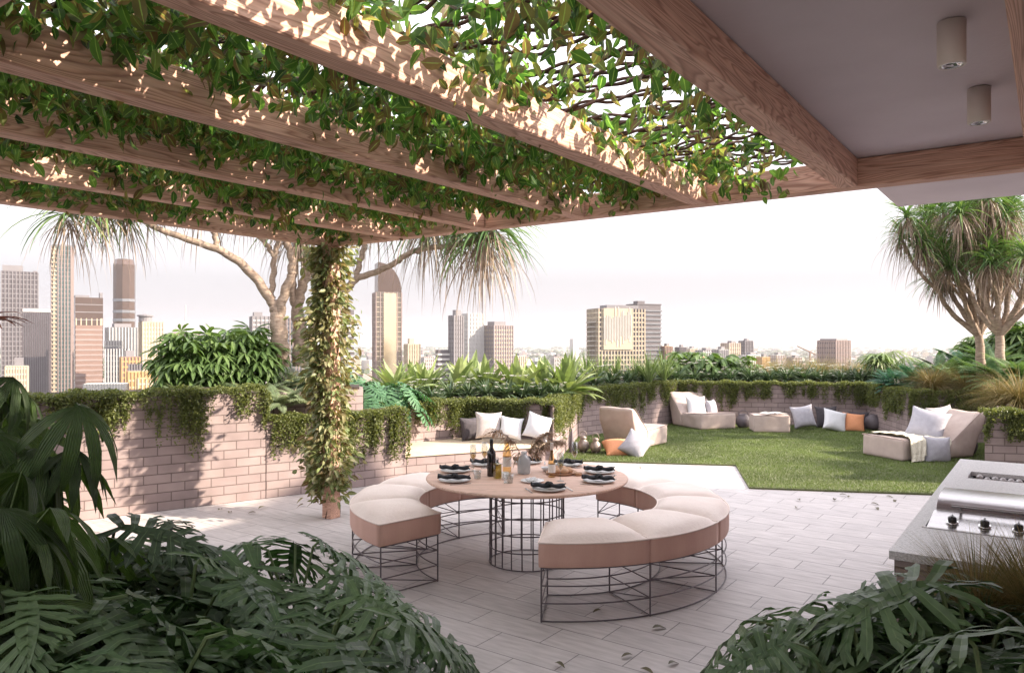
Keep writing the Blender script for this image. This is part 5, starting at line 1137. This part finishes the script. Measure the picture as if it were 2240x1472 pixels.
t_, w_, d_, H = tower('pale tower with sloped roof and a spire behind the umbrella shrub', 372, 440, 728, 720, 'pink', 'white', 3.6, 1.4, 8, 'white', 30, .8)
mb = MB(); mb.lathe([(w_*.62, 0), (w_*.3, 8), (2, 11), (.6, 13), (.4, 26), (0, 27)], 4, (0, 0, H)); mb.build('spired_roof', F_['white'], t_)
tower('grey glass office block low between the towers', 228, 268, 745, 620, 'glass', 'silver', 4, .8, 6, 'silver', 30, .8)
tower('low block with white grid front', 231, 282, 762, 520, 'glass', 'silver', 3.6, .9, 8, 'white', 24, .6)
tower('orange brick block low in front of the towers', 262, 306, 780, 500, 'rust', 'orange', 3.6, 1.2, 5, 'orange', 35, .8, [(0, 0, .5, .5, 4)])
tower('wide sunlit orange block nearest the hedge', 275, 352, 812, 460, 'orange', 'cream', 4, 1.2, 9, 'orange', 30, .8)
tower('small dark topped block between the orange blocks', 281, 314, 796, 480, 'dark', 'grey', 3.5, .8, 5, 'grey', 26, .8)
tower('long pale low building above the left hedge', 190, 275, 838, 420, 'white', 'grey', 5, 1.4, 14, 'silver', 12, .3)
tower('cream stepped building at far left behind the cane palm', 12, 62, 800, 470, 'cream', 'white', 3.6, 1.2, 8, 'cream', 30, .8, [(.1, 0, .4, .6, 5)])
tower('yellow orange low building left of the umbrella shrub', 300, 372, 826, 430, 'orange', 'cream', 3.6, 1.2, 8, 'cream', 30, .6)
tower('second yellow orange low building, partly behind the shrub', 350, 470, 815, 520, 'cream', 'orange', 3.6, 1.2, 12, 'orange', 26, .6)
tower('grey apartment block seen behind the left tree trunk', 545, 600, 692, 560, 'grey', 'white', 3.3, 1.1, 5, 'grey', 28, .8, [(-.2, 0, .4, .5, 3)])
tower('grey apartment block seen between the tree trunks', 598, 662, 696, 600, 'glass', 'silver', 3.3, 1.2, 8, 'pink', 28, .8)
tower('balconied apartment tower just right of the creeper post', 735, 775, 678, 480, 'dark', 'white', 3.2, 1.0, 0, 'white', 30, .8, [(-.2, 0, .5, .5, 5)], bandout=1.6)
# golden tower with curved roof
D = 620; t_, w_, d_, H = tower('golden glass tower with a curved slanting crown', 813, 880, 640, D, 'gold', 'cream', 4, .5, 6, 'pink', 20, .8)
n_ = 14; a = np.linspace(0, PI/2, n_); hh = 24
V = []; 
for q in a:
    x = -w_*.42+w_*.92*math.sin(q); z = H+hh*math.cos(q)**1.0
    for y in (-d_/2, d_/2): V.append((x, y, z))
V += [(-w_*.42, -d_/2, H), (-w_*.42, d_/2, H)]; k = len(V)
F = [(2*i, 2*i+2, 2*i+3, 2*i+1) for i in range(n_-1)]+[(k-2, 0, 1, k-1), tuple([k-2]+[2*i for i in range(n_-1, -1, -1)]), tuple([k-1]+[2*i+1 for i in range(n_)])]
mb = MB(); mb.add(V, F); mb.build('curved_crown', F_['bronze'], t_)
mb = MB(); mb.box((w_*.04, -d_/2-.7, H*.5), (w_*.50, 1.0, H-2)); mb.box((w_/2+.7, 0, H*.5), (1.0, d_*.6, H-2)); mb.build('lit_front_panels', surf('lit_gold_glass', (.95, .80, .55), None, rough=.18, metal=.9), t_)  # paler gold panels put the lit part of the facade into the colour
tower('small yellow block right of the golden tower', 884, 919, 752, 560, 'cream', 'cream', 3.6, 1, 5, 'cream', 30, .8, [(-.1, 0, .4, .5, 4)], crown='cream')
tower('low white balcony block left of the dark and white tower', 952, 982, 765, 560, 'dark', 'white', 3.6, 1.4, 0, 'white', 25, .8, bandout=1.2)
tower('dark half of the pair of slim towers, with lit balconies', 982, 1013, 690, 560, 'grey', 'dark', 3.3, .7, 4, 'grey', 40, .8, [(.1, 0, .6, .6, 4)])
tower('white half of the pair of slim towers', 1010, 1058, 686, 600, 'white', 'white', 3.3, 1.2, 5, 'white', 30, .8, bandout=.6)
tower('banded apartment block with a flat roof cap', 1059, 1122, 712, 600, 'pink', 'cream', 3.3, 1.1, 8, 'grey', 34, .8, [(-.1, 0, .6, .7, 3)])
tower('distant white slab left of the big apartment building', 1246, 1266, 741, 1500, 'white', 'white', 5, 1, 0, 'white', 34, .8)
t_, w_, d_, H = tower('big apartment building with pale ribbed front', 1286, 1408, 676, 520, 'dark', 'cream', 3.2, 1.0, 15, 'cream', 18, .55, [(.1, .1, .7, .6, 2.5)], bandout=.6)
mb = MB(); mb.box((-w_*.1, -d_/2-.9, H-14), (w_*.62, .5, 28)); mb.build('screen_wall', F_['cream'], t_)
mb = MB()
for k in range(18): mb.box((-w_*.4+w_*.62*k/18, -d_/2-1.25, H-12+R.uniform(-4, 2)), (.5, .3, R.uniform(14, 24)))
mb.build('screen_ribs', F_['white'], t_)
mb = MB()
for k in range(int(H/3.2)-2): mb.box((-w_/2-1.6, 0, k*3.2+.5), (3, d_*.7, .35))
mb.build('balconies', F_['white'], t_)
tower('darker rear wing of the big apartment building', 1372, 1444, 668, 560, 'dark', 'silver', 3.2, 1.0, 0, 'white', 24, .7, [(-.2, 0, .3, .4, 3), (0, 0, 1.05, 1.05, .8)], bandout=1.4, crown='dark')
mid = [(1444, 1470, 757, 560, 'orange', 'rust'), (1478, 1500, 759, 640, 'grey', 'dark'), (1500, 1524, 762, 700, 'white', 'cream'), (1522, 1562, 766, 640, 'dark', 'white'), (1560, 1592, 764, 560, 'white', 'grey'), (1578, 1618, 750, 700, 'pink', 'cream'),
       (1617, 1646, 745, 760, 'grey', 'dark'), (1618, 1660, 776, 600, 'white', 'white'), (1656, 1682, 780, 560, 'cream', 'orange'), (1684, 1716, 776, 700, 'white', 'pink'), (1722, 1752, 782, 620, 'grey', 'pink'), (1488, 1550, 780, 480, 'orange', 'cream'), (1120, 1150, 778, 700, 'white', 'cream'), (1205, 1230, 780, 700, 'pink', 'white'), (922, 950, 780, 700, 'pink', 'white')]
for i, (a_, b_2, v_, D, bo, ba) in enumerate(mid):
    tower('mid rise %s block with %s bands, %s' % (bo, ba, ['right beside the big apartment building', 'with a dark flat roof right of it', 'low and pale before the balcony blocks', 'with dark front and white balconies', 'white fronted with round balconies', 'with pale lit side left of the dark tower', 'the dark square one', 'wide and low below the dark square one', 'small with square openings', 'low and pale near the blond grass', 'low and grey left of the brown tower', 'low and lit just above the broad leaves', 'low right of the flat capped block', 'small beyond the agaves', 'small left of the slim towers'][i]),
          a_, b_2, v_, D, bo, ba, 3.4, 1.1, 5, ba, 28, .8, [(.1, 0, .4, .5, 2)])
tower('brown tower with white irregular side panels', 1791, 1857, 744, 520, 'pink', 'dark', 3.3, .8, 9, 'pink', 32, .9, [(0, 0, .8, .9, 1)])
t_ = thing('crane', 'red construction crane in the hazy distance', 'crane', (U(1772, 900), 900, GZ), .3)
H = Zv(768, 900)-GZ; mb = MB(); mb.box((0, 0, H/2), (1.6, 1.6, H)); mb.build('mast', F_['rust'], t_); mb = MB(); mb.tube([(8, 0, H-4), (-18, 0, H+6)], .9, 4); mb.build('jib', F_['rust'], t_)
# suburbs: uncountable small houses and trees
n = 9000; ang = rng.uniform(-.64, .64, n); dist = 480*np.exp(rng.random(n)*2.6); mbs = [MB() for _ in range(4)]
for i in range(n):
    d_ = dist[i]; x = math.tan(ang[i])*d_; s_ = R.uniform(7, 16)*(1+d_/5000); h = R.uniform(4, 10)*(1+(R.random() < .08)*2)
    mbs[R.randrange(4)].box((x, d_, GZ+h/2), (s_, s_*R.uniform(.6, 1.4), h), R.uniform(0, 1.5))
sub = thing('suburb_houses', None, None); tag(sub, 'hazy sea of small houses spreading to the hills', 'houses', kind='stuff')
bpy.data.objects.remove(sub)
allm = MB()
for i, m_ in enumerate(mbs):
    for V_, F2, uv, mi in zip(m_.V, m_.F, m_.UV, m_.MI): pass
off = 0
for i, m_ in enumerate(mbs):
    allm.V += m_.V; allm.F += [f+off for f in m_.F]; allm.UV += m_.UV; allm.MI += [np.full_like(k, i) for k in m_.MI]; off += m_.n
tag(allm.build('suburb_houses', [F_['white'], F_['cream'], F_['grey'], F_['pink']]), 'hazy sea of small houses spreading to the hills', 'houses', kind='stuff')
n = 5200; ang = rng.uniform(-.64, .64, n); dist = 450*np.exp(rng.random(n)*2.7); mb = MB()
ic = []; 
for k in range(3):
    for j in range(6):
        a = j*PI/3+k*.5; r = (.75, 1, .55)[k]; ic.append((r*math.cos(a), r*math.sin(a), (0, .45, .95)[k]))
ic.append((0, 0, 1.15)); IF = np.array([(k*6+j, k*6+(j+1) % 6, (k+1)*6+(j+1) % 6, (k+1)*6+j) for k in range(2) for j in range(6)])
IV = np.array(ic); P_ = np.stack([np.tan(ang)*dist, dist, np.full(n, GZ)], 1); s_ = rng.uniform(4, 9, n)*(1+dist/4000)
aa = rng.uniform(0, 6, n); RM = np.zeros((n, 3, 3)); RM[:, 0, 0] = np.cos(aa); RM[:, 1, 1] = np.cos(aa); RM[:, 0, 1] = -np.sin(aa); RM[:, 1, 0] = np.sin(aa); RM[:, 2, 2] = 1
mb.scatter((IV, IF, IV[:, :2]), P_, RM, s_*1.2)
tag(mb.build('suburb_trees', leafmat('distant_tree', [(.05, .07, .04), (.08, .10, .05)], 0)), 'dark distant trees scattered among the suburb houses', 'trees', kind='stuff')
hm = surf('hill', (.10, .12, .09), (.14, .15, .11), .002, .95)
for j, (D, hts) in enumerate([(7000, [(-40, 760), (300, 762), (600, 764), (900, 757), (1010, 760), (1110, 757), (1160, 751), (1190, 753), (1230, 757), (1400, 758), (1600, 757), (1760, 755), (1850, 754), (1880, 750), (1915, 748), (1960, 752), (2040, 757), (2300, 759)]), (5200, [(-60, 768), (500, 768), (900, 762), (1100, 764), (1300, 764), (1700, 762), (1900, 762), (2330, 766)])]):
    V = []
    for k in range(200):
        u = -60+2420*k/199; v = np.interp(u, [h[0] for h in hts], [h[1] for h in hts])+.8*math.sin(u*.07)+.5*math.sin(u*.19)
        zt = CH-(v-VH)/FPX*D; x = U(u, D)
        V += [(x*.93, D*.93, GZ-1), (x, D, max(zt, GZ)), (x*1.1, D*1.1, GZ-1)]
    F = [(k*3+q, (k+1)*3+q, (k+1)*3+q+1, k*3+q+1) for k in range(199) for q in range(2)]
    mb = MB(); mb.add(V, F); tag(mb.build('hills', hm, None, True), kind='structure')
# haze
m = bpy.data.materials.new('haze'); m.use_nodes = True; t = m.node_tree; t.nodes.clear()
o1 = t.nodes.new('ShaderNodeOutputMaterial'); pv = t.nodes.new('ShaderNodeVolumePrincipled'); pv.inputs['Color'].default_value = (.93, .90, .93, 1)
pv.inputs['Density'].default_value = 1.0e-4; pv.inputs['Anisotropy'].default_value = .3; t.links.new(pv.outputs[0], o1.inputs['Volume'])
mb = MB(); mb.box((0, 4500, 45), (16000, 9600+2000, 220)); hz = mb.build('haze', m); tag(hz, 'thin pale haze in the air over the city', 'haze', kind='stuff')
